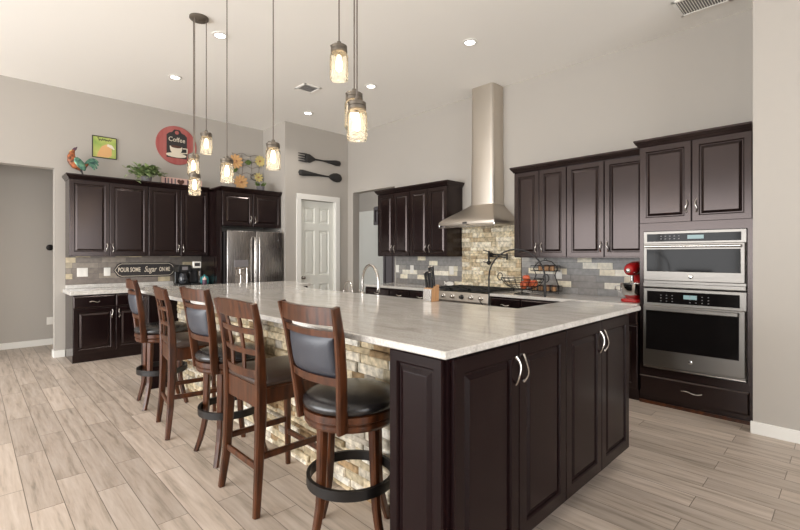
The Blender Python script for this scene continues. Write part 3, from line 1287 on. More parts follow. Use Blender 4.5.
for i in range(4):
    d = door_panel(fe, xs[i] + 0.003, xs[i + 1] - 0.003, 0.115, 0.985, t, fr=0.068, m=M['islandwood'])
    a = xs[i + 1] - 0.032 if i % 2 == 0 else xs[i] + 0.032
    pull(fe, a, 0.87, d, side=1 if i % 2 else -1, L=0.12)
fp = FH(1.265)
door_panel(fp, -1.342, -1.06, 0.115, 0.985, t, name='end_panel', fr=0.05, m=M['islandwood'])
fp2 = FH(1.335)
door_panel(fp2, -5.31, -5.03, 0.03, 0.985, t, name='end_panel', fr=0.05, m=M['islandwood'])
b = B()
b.box(WORLD, 2.535, 3.14, 1.505, 4.745, 0.886, 0.915)
obj('sink_counter', b, M['granite'], t)
pal2 = [lin(224, 214, 194), lin(206, 190, 160), lin(216, 206, 186), lin(190, 172, 140), lin(228, 222, 208), lin(186, 176, 160), lin(160, 134, 100), lin(212, 196, 164), lin(226, 216, 196)]
ledger('stone_veneer', FH(1.60), -5.015, -1.35, 0.0, 0.993, pal2, (0.022, 0.058), (0.09, 0.26), (0.006, 0.036), random.Random(21), t)

# one granite slab, stepped outline
b = B()
out = [(IX0, IY0), (IXR, IY0), (IXR, IYN), (IX1, IYN), (IX1, 4.0), (2.66, 4.25), (2.80, 4.62), (3.06, 4.74), (3.06, IYE), (IX0, IYE)]


def inset(poly, k):
    cx = []
    n = len(poly)
    for i in range(n):
        p0, p1, p2 = Vector(poly[i - 1]), Vector(poly[i]), Vector(poly[(i + 1) % n])
        e1, e2 = (p1 - p0).normalized(), (p2 - p1).normalized()
        n1, n2 = Vector((-e1.y, e1.x)), Vector((-e2.y, e2.x))
        bis = (n1 + n2)
        bis = bis / max(bis.dot(n1), 0.2)
        q = p1 + bis * k
        cx.append((q.x, q.y))
    return cx


rings = []
for k, z in ((0.004, 0.995), (0.0, 0.999), (0.0, 1.021), (0.004, 1.025)):
    rings.append([Vector((x, y, z)) for x, y in inset(out, k)])
b.rings(rings)
o = obj('island_countertop', b, M['granite'])
tag(o, 'large polished pale granite slab topping the island', 'countertop')

# ------------------------------------------------------------------ bar stools


def arc_pts(half, z, sag, x, n=10):
    """Points of a rail curved backwards, from -half to +half in y."""
    return [Vector((x - sag * (1 - (2 * i / n - 1) ** 2), -half + 2 * half * i / n, z)) for i in range(n + 1)]


def make_swivel(label, legrot, seatrot=0.0):
    t = thing('bar_stool', label, 'bar stool', (0, 0, 0), 'padded swivel bar stools')
    S = Matrix.Rotation(seatrot, 4, 'Z')
    Lm = Matrix.Rotation(legrot, 4, 'Z')
    # legs
    for k in range(4):
        a = R(45 + 90 * k)
        d = Vector((math.cos(a), math.sin(a), 0))
        b = B()
        pts, ws = [], []
        for i in range(9):
            s = i / 8
            z = 0.60 * (1 - s)
            r = 0.165 + 0.02 * s + 0.06 * max(0, s - 0.55) ** 1.6 / (0.45 ** 1.6)
            pts.append(Lm @ (d * r + Vector((0, 0, z))))
            ws.append(0.046 - 0.016 * s)
        b.sweep(pts, ws, ws, Lm @ Vector((-math.sin(a), math.cos(a), 0)))
        obj('leg', b, M['wood'], t)
    b = B()
    n = 40
    rings = []
    for i in range(n):
        a = 2 * math.pi * i / n
        c, s = math.cos(a), math.sin(a)
        rings.append([Vector((r * c, r * s, z)) for r, z in ((0.196, 0.292), (0.213, 0.292), (0.213, 0.338), (0.196, 0.338))])
    b.rings(rings, closed=True)
    obj('footrest_ring', b, M['black'], t, True, 30)
    b = B()
    b.lathe((0, 0, 0), [(0.05, 0.585), (0.19, 0.585), (0.215, 0.592), (0.222, 0.604), (0.222, 0.618), (0.215, 0.625), (0.215, 0.628), (0.226, 0.634), (0.226, 0.662), (0.20, 0.668)], 40)
    obj('seat_base', b, M['wood'], t, True, 30)
    b = B()
    prof = [(0.215, 0.667), (0.226, 0.674), (0.230, 0.688), (0.226, 0.703), (0.210, 0.717), (0.18, 0.728), (0.12, 0.737), (0.06, 0.740), (0.001, 0.741)]
    b.lathe((0, 0, 0), prof, 40)
    obj('seat', b, M['leather'], t, True, 60)
    # back posts rise from the seat base and lean back
    P = {}
    for s in (-1, 1):
        pts = [Vector((-0.172, s * 0.158, 0.60)), Vector((-0.182, s * 0.168, 0.70)), Vector((-0.198, s * 0.188, 0.86)), Vector((-0.222, s * 0.205, 1.03)), Vector((-0.252, s * 0.218, 1.155))]
        P[s] = pts
        b = B()
        b.sweep([S @ p for p in pts], [0.026, 0.026, 0.026, 0.026, 0.024], [0.05, 0.05, 0.048, 0.044, 0.036], S @ Vector((0, 1, 0)))
        obj('back_post', b, M['wood'], t)

    def rail(name, zc, h, th, x, half, sag, m, bow=0.0):
        b = B()
        pts = arc_pts(half, zc, sag, x)
        rings = []
        for p in pts:
            q = (p.y / half)
            hh = h / 2
            up = bow * (1 - q * q)
            rings.append([S @ (p + Vector((-th / 2, 0, -hh))), S @ (p + Vector((th / 2, 0, -hh))),
                          S @ (p + Vector((th / 2 - 0.004, 0, hh + up))), S @ (p + Vector((-th / 2 - 0.004, 0, hh + up)))])
        b.rings(rings)
        return obj(name, b, m, t, True, 35)
    rail('top_rail', 1.115, 0.075, 0.022, -0.243, 0.205, 0.035, M['wood'])
    rail('back_rail', 1.038, 0.028, 0.022, -0.226, 0.196, 0.035, M['wood'])
    rail('back_rail', 0.830, 0.036, 0.022, -0.198, 0.176, 0.03, M['wood'])
    # padded back
    b = B()
    rings = []
    for p in arc_pts(0.172, 0.936, 0.033, -0.214, 14):
        q = p.y / 0.172
        pad = 0.022 * (1 - abs(q) ** 6) + 0.008
        ring = []
        for k in range(12):
            s = k / 11
            z = -0.088 + 0.176 * s
            e = (1 - abs(2 * s - 1) ** 5)
            xx = -0.03 * (s - 0.5)
            ring.append(S @ (p + Vector((xx + pad * e * 0.8 + 0.003, 0, z))))
        for k in range(12):
            s = 1 - k / 11
            z = -0.088 + 0.176 * s
            e = (1 - abs(2 * s - 1) ** 5)
            xx = -0.03 * (s - 0.5)
            ring.append(S @ (p + Vector((xx - pad * e * 0.55 - 0.003, 0, z))))
        rings.append(ring)
    b.rings(rings)
    obj('back_pad', b, M['leatherblue'], t, True, 60)
    return t


def make_lattice(label):
    t = thing('bar_stool', label, 'bar stool', (0, 0, 0), 'lattice-back bar stools')
    # rear legs run up into the back posts
    for s in (-1, 1):
        pts = [Vector((-0.228, s * 0.222, 0.0)), Vector((-0.205, s * 0.200, 0.22)), Vector((-0.192, s * 0.198, 0.50)), Vector((-0.192, s * 0.200, 0.68)),
               Vector((-0.200, s * 0.212, 0.85)), Vector((-0.222, s * 0.228, 1.0)), Vector((-0.252, s * 0.242, 1.12))]
        b = B()
        b.sweep(pts, [0.032, 0.036, 0.042, 0.042, 0.036, 0.034, 0.030], [0.034, 0.044, 0.056, 0.058, 0.046, 0.038, 0.030], (0, 1, 0))
        obj('rear_leg', b, M['wood'], t)
        b = B()
        b.sweep([Vector((0.205, s * 0.205, 0.0)), Vector((0.198, s * 0.20, 0.3)), Vector((0.195, s * 0.198, 0.63))], [0.028, 0.036, 0.042], [0.028, 0.036, 0.042], (0, 1, 0))
        obj('front_leg', b, M['wood'], t)
    # apron
    b = B()
    b.box(WORLD, -0.18, 0.185, 0.184, 0.208, 0.575, 0.655)
    b.box(WORLD, -0.18, 0.185, -0.208, -0.184, 0.575, 0.655)
    b.box(WORLD, 0.184, 0.208, -0.19, 0.19, 0.575, 0.655)
    b.box(WORLD, -0.205, -0.185, -0.185, 0.185, 0.555, 0.675, 0.003)
    b.box(WORLD, -0.20, 0.215, -0.212, 0.212, 0.655, 0.668, 0.003)
    obj('seat_frame', b, M['wood'], t)
    # cushion
    b = B()
    rings = []

    def sq(hx, hy, z, r=0.05):
        pts = []
        for cx, cy, a0 in ((1, 1, 0), (-1, 1, 90), (-1, -1, 180), (1, -1, 270)):
            for k in range(5):
                a = R(a0 + 90 * k / 4)
                pts.append(Vector((0.01 + cx * (hx - r) + r * math.cos(a), cy * (hy - r) + r * math.sin(a), z)))
        return pts
    for hx, hy, z in ((0.205, 0.21, 0.668), (0.214, 0.218, 0.68), (0.216, 0.220, 0.694), (0.208, 0.212, 0.708), (0.185, 0.19, 0.721), (0.13, 0.135, 0.731), (0.07, 0.07, 0.734)):
        rings.append(sq(hx, hy, z))
    b.rings(rings)
    obj('seat', b, M['leatherbrown'], t, True, 60)
    # stretchers
    for s in (-1, 1):
        b = B()
        b.sweep([Vector((-0.198, s * 0.199, 0.30)), Vector((0.196, s * 0.20, 0.30))], 0.022, 0.034, (0, 1, 0))
        obj('stretcher', b, M['wood'], t)
    b = B()
    b.sweep([Vector((0.197, -0.2, 0.22)), Vector((0.197, 0.2, 0.22))], 0.022, 0.034, (1, 0, 0))
    obj('stretcher', b, M['wood'], t)
    b = B()
    b.sweep([Vector((-0.203, -0.2, 0.24)), Vector((-0.203, 0.2, 0.24))], 0.022, 0.034, (1, 0, 0))
    obj('stretcher', b, M['wood'], t)

    # lattice

    def px(z):
        pts = [(0.66, -0.192), (0.85, -0.2), (1.0, -0.222), (1.12, -0.252)]
        for (z0, x0), (z1, x1) in zip(pts, pts[1:]):
            if z <= z1:
                return x0 + (x1 - x0) * (z - z0) / (z1 - z0)
        return -0.252

    def ph(z):
        pts = [(0.68, 0.200), (0.85, 0.212), (1.0, 0.228), (1.12, 0.242)]
        for (z0, x0), (z1, x1) in zip(pts, pts[1:]):
            if z <= z1:
                return x0 + (x1 - x0) * (z - z0) / (z1 - z0)
        return 0.242
    for nm, z, h in (('top_rail', 1.078, 0.086), ('back_rail', 0.965, 0.030), ('back_rail', 0.852, 0.030), ('back_rail', 0.735, 0.045)):
        b = B()
        half = ph(z) - 0.012
        rings = []
        for p in arc_pts(half, z, 0.03, px(z)):
            q = p.y / half
            dz = 0.012 * (1 - q * q) if nm == 'top_rail' else 0
            lean = 0.010 if nm == 'top_rail' else 0.003
            rings.append([p + Vector((-0.010 + lean, 0, -h / 2)), p + Vector((0.010 + lean, 0, -h / 2)), p + Vector((0.010 - lean, 0, h / 2 + dz)), p + Vector((-0.010 - lean, 0, h / 2 + dz))])
        b.rings(rings)
        obj(nm, b, M['wood'], t, True, 35)
    for s in (-1, 1):
        b = B()
        pts = []
        for i in range(7):
            z = 0.74 + 0.31 * i / 6
            yy = s * ph(z) * 0.34
            pts.append(Vector((px(z) - 0.03 * (1 - 0.34 ** 2), yy, z)))
        b.sweep(pts, 0.034, 0.014, (0, 1, 0))
        obj('back_slat', b, M['wood'], t)
    return t


s1 = make_swivel('padded swivel bar stool nearest the camera, with round black seat', R(45.8), 0.0)
s1.location = (1.325, 1.70, 0)
s3 = make_swivel('padded swivel bar stool between the two lattice-back stools', 0.0, 0.0)
s3.location = (1.315, 3.05, 0)
s5 = copy_tree(s3)
s5.rotation_euler = (0, 0, R(-6))
s5['label'] = 'padded swivel bar stool farthest away, at the far end of the island'
s5.location = (1.30, 4.53, 0)
s2 = make_lattice('nearer lattice-back bar stool with brown seat, second stool from the camera')
s2.location = (1.302, 2.40, 0)
s4 = copy_tree(s2)
s4['label'] = 'farther lattice-back bar stool, second from the far end of the island'
s4.location = (1.312, 3.75, 0)
s4.rotation_euler = (0, 0, R(-8))

# ------------------------------------------------------------------ faucets and things on the island


def goose(name, label, base_p, tip_xy, h, r, m, z0, cat='faucet', head=True, lever=True):
    bp = Vector((base_p[0], base_p[1], z0))
    t = thing(name, label, cat, bp)
    b = B()
    tp = Vector((tip_xy[0], tip_xy[1], z0))
    mid = (bp + tp) / 2
    half = (tp - bp) / 2
    rad = half.length
    u = half.normalized()
    pts = [bp + Vector((0, 0, 0.0)), bp + Vector((0, 0, (h - rad) * 0.5))]
    for i in range(15):
        a = math.pi * (1 - i / 14)
        pts.append(mid + u * rad * math.cos(a) + Vector((0, 0, h - rad + rad * math.sin(a))))
    end = pts[-1]
    b.tube(pts, r, 10)
    obj('spout', b, m, t, True)
    b = B()
    b.lathe(bp, [(r * 2.3, 0.0), (r * 2.3, 0.006), (r * 1.7, 0.012), (r * 1.7, 0.08), (r * 1.1, 0.09)], 16)
    obj('base', b, m, t, True)
    if head:
        b = B()
        b.lathe(end - Vector((0, 0, head)), [(r * 1.3, 0), (r * 1.5, 0.01), (r * 1.3, head * 0.6), (r * 1.05, head)], 14)
        obj('spray_head', b, m, t, True)
    if lever:
        b = B()
        sd = Vector((-u.y, u.x, 0))
        b.tube([bp + Vector((0, 0, 0.06)), bp - u * 0.05 + Vector((0, 0, 0.07)), bp - u * 0.075 + Vector((0, 0, 0.10))], r * 0.7, 8)
        obj('lever', b, m, t, True)
    return t


goose('faucet', 'brushed steel gooseneck faucet behind the middle of the island', (2.85, 3.47), (2.78, 3.15), 0.36, 0.013, M['nickel'], 0.915, head=0.09)
goose('faucet', 'small thin steel filtered-water faucet left of the tall gooseneck', (2.85, 3.78), (2.80, 3.57), 0.185, 0.006, M['nickel'], 0.915, head=0, lever=False)
goose('faucet', 'tall black arched faucet in front of the fruit basket', (2.86, 1.96), (2.95, 1.545), 0.50, 0.006, M['black'], 0.915, head=0.13)

# knife block
t = thing('knife_block', 'beech knife block with black-handled knives on the island edge', 'knife block', (2.50, 2.23, 1.0255))
b = B()
zb = 1.0255
b.hexa([Vector(p) for p in ((2.455, 2.188, zb), (2.54, 2.188, zb), (2.54, 2.272, zb), (2.455, 2.272, zb),
                            (2.46, 2.188, zb + 0.095), (2.545, 2.188, zb + 0.125), (2.545, 2.272, zb + 0.125), (2.46, 2.272, zb + 0.095))], 0.003)
blk = obj('block', b, M['lightwood'], t)
b = B()
b.hexa([Vector(p) for p in ((2.450, 2.19, zb + 0.001), (2.4545, 2.19, zb + 0.001), (2.4545, 2.27, zb + 0.001), (2.450, 2.27, zb + 0.001),
                            (2.4555, 2.19, zb + 0.093), (2.4595, 2.19, zb + 0.093), (2.4595, 2.27, zb + 0.093), (2.4555, 2.27, zb + 0.093))])
obj('face_plate', b, M['nickel'], t)
for i in range(5):
    y = (2.205, 2.231, 2.257, 2.214, 2.245)[i]
    x = 2.48 if i < 3 else 2.515
    L = (0.115, 0.125, 0.11, 0.145, 0.14)[i]
    b = B()
    z0 = zb + 0.096 + (x - 2.46) * 0.353
    b.sweep([Vector((x, y, z0)), Vector((x - 0.010, y + 0.002, z0 + L * 0.6)), Vector((x - 0.018, y + 0.003, z0 + L))], [0.012, 0.013, 0.015], [0.020, 0.018, 0.022], (0, 1, 0))
    k = obj('knife_handle', b, M['blackplastic'], t)
    b = B()
    b.sweep([Vector((x - 0.018, y + 0.003, z0 + L)), Vector((x - 0.0195, y + 0.003, z0 + L + 0.006))], 0.015, 0.022, (0, 1, 0))
    obj('end_cap', b, M['nickel'], k)

# ------------------------------------------------------------------ things on the hood-wall counters
ZT = 0.9155
# fruit basket on a pedestal
bc = Vector((4.66, 2.73, ZT))
t = thing('fruit_basket', 'black wire fruit basket on a foot, right of the range', 'basket', bc)
b = B()
b.tube([bc + Vector((0.09 * math.cos(R(i * 18)), 0.09 * math.sin(R(i * 18)), 0.006)) for i in range(20)], 0.005, 6, closed=True)
b.tube([bc + Vector((0, 0, 0.0)), bc + Vector((0, 0, 0.055))], 0.007, 8)
for k in range(2):
    a = R(90 * k)
    d = Vector((math.cos(a), math.sin(a), 0))
    b.tube([bc - d * 0.09 + Vector((0, 0, 0.006)), bc + Vector((0, 0, 0.02)), bc + d * 0.09 + Vector((0, 0, 0.006))], 0.004, 6)
obj('foot', b, M['black'], t, True)
b = B()
for r, z in ((0.10, 0.058), (0.20, 0.10), (0.245, 0.145), (0.27, 0.185)):
    b.tube([bc + Vector((0.62 * r * math.cos(R(i * 12)), r * math.sin(R(i * 12)), z)) for i in range(30)], 0.0042, 6, closed=True)
for i in range(18):
    a = R(i * 20)
    d = Vector((0.62 * math.cos(a), math.sin(a), 0))
    b.tube([bc + Vector((0, 0, 0.056)), bc + d * 0.10 + Vector((0, 0, 0.058)), bc + d * 0.20 + Vector((0, 0, 0.10)), bc + d * 0.245 + Vector((0, 0, 0.145)), bc + d * 0.27 + Vector((0, 0, 0.185))], 0.003, 5)
obj('wire_bowl', b, M['black'], t, True)
for s in (-1, 1):
    b = B()
    pts = []
    for i in range(15):
        q = i / 14 * math.pi * 1.7
        pts.append(bc + Vector((0, s * (0.27 + 0.03 - 0.035 * math.cos(q)), 0.185 + 0.045 * math.sin(q) + 0.012)))
    b.tube(pts, 0.006, 6)
    obj('scroll_handle', b, M['black'], t, True)
k = 0
apple = None
for (dx, dy, dz) in ((0.0, -0.02, 0.099), (0.02, -0.10, 0.118), (-0.03, -0.17, 0.137), (-0.075, -0.065, 0.122), (-0.01, -0.06, 0.190), (0.08, -0.035, 0.135)):
    p = bc + Vector((dx, dy, dz))
    lab = ['red apple at the bottom middle of the wire fruit basket', 'red apple at the back of the wire fruit basket', 'red apple at the right end of the wire fruit basket',
           'red apple at the front of the wire fruit basket', 'red apple on top of the pile in the wire fruit basket', 'red apple against the backsplash side of the fruit basket'][k]
    if apple is None:
        apple = thing('apple', lab, 'apple', p, 'apples in the wire basket')
        b = B()
        prof = [(0.004, -0.030), (0.018, -0.036), (0.030, -0.030), (0.040, -0.010), (0.042, 0.008), (0.036, 0.026), (0.022, 0.035), (0.008, 0.030), (0.001, 0.026)]
        b.lathe(p, prof, 20)
        obj('flesh', b, M['apple'], apple, True, 80)
        b = B()
        b.tube([p + Vector((0, 0, 0.026)), p + Vector((0.004, 0, 0.046))], 0.0018, 5)
        obj('stem', b, M['coffee'], apple)
    else:
        c = copy_tree(apple)
        c.location = p
        c['label'] = lab
    k += 1

# two tier rack
t = thing('tiered_rack', 'two-tier black wire rack against the grey backsplash', 'rack', (4.93, 2.56, ZT))
cx, cy = 4.97, 2.60
b = B()
for s in (-1, 1):
    b.tube([(cx, cy + s * 0.17, ZT), (cx, cy + s * 0.165, ZT + 0.10), (cx, cy + s * 0.12, ZT + 0.22), (cx, cy + s * 0.15, ZT + 0.29), (cx, cy + s * 0.135, ZT + 0.33), (cx, cy + s * 0.08, ZT + 0.38), (cx, cy, ZT + 0.395)], 0.0055, 8)
b.tube([(cx, cy - 0.012, ZT + 0.395), (cx, cy - 0.015, ZT + 0.41), (cx, cy, ZT + 0.422), (cx, cy + 0.015, ZT + 0.41), (cx, cy + 0.012, ZT + 0.395)], 0.004, 6)
obj('frame', b, M['black'], t, True)
for z, hw, hd in ((ZT + 0.03, 0.17, 0.085), (ZT + 0.27, 0.15, 0.075)):
    b = B()
    for dz in (0.0, 0.06):
        b.tube([(cx - hd, cy - hw, z + dz), (cx + hd, cy - hw, z + dz), (cx + hd, cy + hw, z + dz), (cx - hd, cy + hw, z + dz)], 0.0045, 6, closed=True)
    n = 9
    for i in range(n + 1):
        y = cy - hw + 2 * hw * i / n
        b.tube([(cx - hd, y, z + 0.06), (cx - hd, y, z), (cx + hd, y, z), (cx + hd, y, z + 0.06)], 0.0025, 5)
    obj('tray', b, M['black'], t, True)
k = 0
first = None
for z, ys in ((ZT + 0.034, (-0.12, -0.04, 0.05, 0.13)), (ZT + 0.274, (-0.10, -0.03, 0.05))):
    for dy in ys:
        p = Vector((cx - 0.02, cy + dy, z))
        pos = ('lower tray', 'upper tray')[z > ZT + 0.2]
        idx = ('rightmost', 'second from right', 'second from left', 'leftmost')[ys.index(dy)] if len(ys) == 4 else ('rightmost', 'middle', 'leftmost')[ys.index(dy)]
        lab = 'small tan jar, %s on the %s of the wire rack' % (idx, pos)
        if first is None:
            first = thing('spice_jar', lab, 'jar', p, 'jars on the wire rack')
            b = B()
            b.lathe(p, [(0.026, 0), (0.028, 0.004), (0.028, 0.045), (0.022, 0.052)], 16)
            obj('jar', b, M['lightwood'], first, True)
            b = B()
            b.lathe(p + Vector((0, 0, 0.052)), [(0.023, 0), (0.023, 0.014), (0.02, 0.016)], 16)
            obj('lid', b, M['coffee'], first, True)
        else:
            c = copy_tree(first)
            c.location = p
            c['label'] = lab

# white spoon rest leaning behind the range
t = thing('spoon_rest', 'white fish-shaped dish on the counter left of the range', 'dish', (5.02, 4.14, ZT))
b = B()
poly = []
for i in range(24):
    a = 2 * math.pi * i / 24
    poly.append((-4.135 + 0.075 * math.cos(a), ZT + 0.04 + 0.032 * math.sin(a)))
b.prism(FH(5.05), poly, 0, 0.012)
body = obj('body', b, M['white'], t)
b = B()
b.prism(FH(5.05), [(-4.20, ZT + 0.045), (-4.245, ZT + 0.075), (-4.235, ZT + 0.04), (-4.245, ZT + 0.015)], 0, 0.012)
obj('tail', b, M['white'], t)
b = B()
b.box(FH(5.05), -4.16, -4.11, -0.015, 0.03, ZT, ZT + 0.010)
obj('stand', b, M['white'], t)

# stand mixer
mc = Vector((4.73, 1.528, ZT))
t = thing('stand_mixer', 'red stand mixer with steel bowl beside the oven tower', 'mixer', mc)
b = B()
# foot: rounded slab, long axis in x
rings = []
for k, z in ((0.0, 0.0), (0.006, 0.012), (0.0, 0.028), (-0.015, 0.036)):
    ring = []
    for i in range(28):
        a = 2 * math.pi * i / 28
        ring.append(mc + Vector(((0.165 + k) * math.copysign(abs(math.cos(a)) ** 0.7, math.cos(a)) + 0.02, (0.105 + k) * math.copysign(abs(math.sin(a)) ** 0.7, math.sin(a)), z)))
    rings.append(ring)
b.rings(rings)
foot = obj('foot', b, M['red'], t, True)
b = B()
b.tube([mc + Vector((0.13, 0, 0.03)), mc + Vector((0.135, 0, 0.12)), mc + Vector((0.13, 0, 0.22)), mc + Vector((0.11, 0, 0.275))], [0.068, 0.055, 0.05, 0.055], 18)
obj('column', b, M['red'], t, True)
b = B()
b.tube([mc + Vector((x, 0, 0.325 + dz)) for x, dz in ((0.20, -0.005), (0.19, 0), (0.12, 0.004), (0.0, 0.0), (-0.10, -0.008), (-0.15, -0.016), (-0.162, -0.018))],
       [0.03, 0.058, 0.068, 0.068, 0.062, 0.045, 0.02], 20)
hd = obj('head', b, M['red'], t, True, 60)
b = B()
b.tube([mc + Vector((x, 0, 0.295)) for x in (-0.14, -0.05, 0.05, 0.17)], [0.048, 0.0635, 0.0675, 0.062], 20, flat=((0, 0, 1), 0.25))
obj('trim_band', b, M['chrome'], hd, True)
b = B()
b.lathe(mc + Vector((-0.165, 0, 0.307)), [(0.022, 0.0), (0.022, -0.012), (0.012, -0.018)], 14, 'x')
obj('hub_cap', b, M['chrome'], hd, True)
b = B()
bcn = mc + Vector((-0.055, 0, 0.037))
b.lathe(bcn, [(0.055, 0.0), (0.058, 0.006), (0.075, 0.02), (0.098, 0.06), (0.106, 0.11), (0.108, 0.14), (0.112, 0.143), (0.104, 0.142), (0.100, 0.11), (0.09, 0.06), (0.06, 0.018), (0.01, 0.014)], 28)
bw = obj('bowl', b, M['chrome'], t, True)
b = B()
b.tube([bcn + Vector((-0.02, 0.10, 0.12)), bcn + Vector((-0.03, 0.145, 0.115)), bcn + Vector((-0.03, 0.15, 0.08)), bcn + Vector((-0.02, 0.095, 0.05))], 0.006, 8)
obj('bowl_handle', b, M['chrome'], bw, True)
b = B()
b.tube([mc + Vector((-0.06, 0, 0.27)), mc + Vector((-0.06, 0, 0.20))], 0.014, 10)
for i in range(8):
    a = R(i * 45)
    d = Vector((math.cos(a), math.sin(a), 0))
    b.tube([mc + Vector((-0.06, 0, 0.205)), mc + Vector((-0.06, 0, 0.18)) + d * 0.04, mc + Vector((-0.06, 0, 0.13)) + d * 0.05, mc + Vector((-0.06, 0, 0.085))], 0.0022, 5)
obj('whisk', b, M['chrome'], t, True)
# ------------------------------------------------------------------ things on the far left counter
# plaque
t = thing('wall_plaque', 'black pointed-end plaque with white lettering on the far left backsplash', 'sign', (1.89, 7.44, 1.155))
f = FL(7.4535)


def plaque_poly(k):
    a0, a1, z0, z1, c = 1.49 + k, 2.33 - k, 1.05 + k, 1.262 - k, 0.085
    return [(a0, 1.156), (a0 + c * 0.55, z0 + 0.02), (a0 + c, z0), (a1 - c, z0), (a1 - c * 0.55, z0 + 0.02), (a1, 1.156), (a1 - c * 0.55, z1 - 0.02), (a1 - c, z1), (a0 + c, z1), (a0 + c * 0.55, z1 - 0.02)]


b = B()
b.prism(f, plaque_poly(0), 0.0, 0.014)
obj('board', b, M['charcoal'], t)
b = B()
pts = [f(a, 0.0145, z) for a, z in plaque_poly(0.016)]
b.tube(pts, 0.004, 6, closed=True)
obj('border', b, M['cream'], t)
text('lettering', 'POUR SOME', f, 1.69, 1.157, 0.016, 0.088, M['cream'], t, 0, 0.60, 0.002)
text('lettering', 'Sugar', f, 1.965, 1.16, 0.016, 0.12, M['cream'], t, 0.35, 0.62, 0.001)
text('lettering', 'ON ME', f, 2.165, 1.157, 0.016, 0.088, M['cream'], t, 0, 0.55, 0.002)

# coffee makers
ZL = 0.9155
t = thing('coffee_maker', 'black drip coffee maker with glass carafe, right of the plaque', 'coffee maker', (2.335, 7.17, ZL))
b = B()
b.box(WORLD, 2.245, 2.425, 7.06, 7.30, ZL, ZL + 0.03, 0.006)
b.box(WORLD, 2.245, 2.425, 7.21, 7.30, ZL + 0.03, ZL + 0.21, 0.006)
b.box(WORLD, 2.245, 2.425, 7.05, 7.30, ZL + 0.205, ZL + 0.31, 0.010, None, 2)
obj('body', b, M['blackplastic'], t)
b = B()
b.lathe((2.335, 7.13, ZL + 0.031), [(0.05, 0), (0.06, 0.02), (0.064, 0.07), (0.05, 0.12), (0.045, 0.15)], 20)
cf = obj('carafe', b, M['glass'], t, True)
b = B()
b.tube([(2.335, 7.07, ZL + 0.17), (2.335, 7.03, ZL + 0.16), (2.335, 7.025, ZL + 0.09), (2.335, 7.068, ZL + 0.07)], 0.008, 8)
obj('handle', b, M['blackplastic'], cf, True)
b = B()
b.box(WORLD, 2.295, 2.375, 7.045, 7.0495, ZL + 0.235, ZL + 0.285)
obj('control_panel', b, M['grey'], t)
t = thing('coffee_maker', 'black pod coffee machine with pale square panel, beside the drip coffee maker', 'coffee maker', (2.51, 7.17, ZL))
b = B()
b.box(WORLD, 2.44, 2.575, 7.06, 7.30, ZL, ZL + 0.03, 0.006)
b.box(WORLD, 2.44, 2.575, 7.18, 7.30, ZL + 0.03, ZL + 0.22, 0.006)
b.box(WORLD, 2.44, 2.575, 7.06, 7.30, ZL + 0.215, ZL + 0.26, 0.008, None, 2)
obj('body', b, M['blackplastic'], t)
b = B()
b.box(WORLD, 2.455, 2.575, 7.052, 7.10, ZL + 0.262, ZL + 0.36, 0.006)
cp = obj('control_panel', b, M['white'], t)
b = B()
b.box(WORLD, 2.475, 2.555, 7.050, 7.0515, ZL + 0.29, ZL + 0.34)
obj('display', b, M['charcoal'], cp)
b = B()
b.tube([(2.565, 7.09, ZL + 0.03), (2.565, 7.09, ZL + 0.21)], 0.008, 8)
obj('chrome_bar', b, M['chrome'], t, True)
t = thing('canister', 'small round pale canister between the coffee machine and the teal crock', 'canister', (2.605, 7.0, ZL))
b = B()
b.lathe((2.605, 7.0, ZL), [(0.03, 0), (0.034, 0.005), (0.034, 0.07), (0.028, 0.078)], 18)
obj('jar', b, M['plum'], t, True)
b = B()
b.lathe((2.605, 7.0, ZL + 0.078), [(0.03, 0), (0.03, 0.02), (0.012, 0.03), (0.008, 0.05), (0.002, 0.055)], 18)
obj('lid', b, M['pink'], t, True)
t = thing('crock', 'teal lidded crock at the right end of the far left counter', 'crock', (2.66, 7.11, ZL))
b = B()
c = (2.65, 7.13, ZL)
b.lathe(c, [(0.05, 0), (0.062, 0.01), (0.066, 0.06), (0.062, 0.10), (0.058, 0.105)], 24)
obj('pot', b, M['teal'], t, True)
b = B()
b.lathe((2.65, 7.13, ZL + 0.105), [(0.06, 0), (0.06, 0.01), (0.03, 0.028), (0.012, 0.032), (0.014, 0.045), (0.004, 0.05)], 24)
obj('lid', b, M['teal'], t, True)
b = B()
b.tube([(2.64, 7.064, ZL + 0.0), (2.64, 7.055, ZL + 0.05)], 0.006, 6)
obj('spigot', b, M['blackplastic'], t, True)

# ------------------------------------------------------------------ decor above the left cabinets
ZK = 2.4395
# rooster
rc = Vector((1.075, 7.27, ZK))
t = thing('rooster_figure', 'colourful metal rooster standing on the far left upper cabinet', 'figurine', rc)


def rp(x, z, y=0.0):
    return Vector((rc.x + x, rc.y + y, ZK + z))


b = B()
b.tube([rp(-0.075, 0.335), rp(-0.09, 0.30), rp(-0.10, 0.25), rp(-0.09, 0.20), rp(-0.05, 0.15), rp(0.0, 0.125), rp(0.045, 0.14), rp(0.08, 0.175)],
       [0.018, 0.03, 0.045, 0.06, 0.068, 0.06, 0.038, 0.015], 14, flat=((0, 1, 0), 0.55))
obj('body', b, M['rust'], t, True, 60)
b = B()
b.tube([rp(-0.055, 0.235), rp(-0.04, 0.20), rp(-0.005, 0.15), rp(0.03, 0.10), rp(0.045, 0.07)], [0.02, 0.042, 0.048, 0.034, 0.008], 12, flat=((0, 1, 0), 0.3))
for v in b.bm.verts:
    v.co.y -= 0.036
obj('wing', b, M['tealdark'], t, True, 60)
b = B()
for k, (x, z) in enumerate(((-0.085, 0.35), (-0.062, 0.372), (-0.036, 0.385))):
    b.tube([rp(-0.075, 0.325), rp((x - 0.075) / 2, (z + 0.325) / 2), rp(x, z)], [0.010, 0.016, 0.004], 8, flat=((0, 1, 0), 0.4))
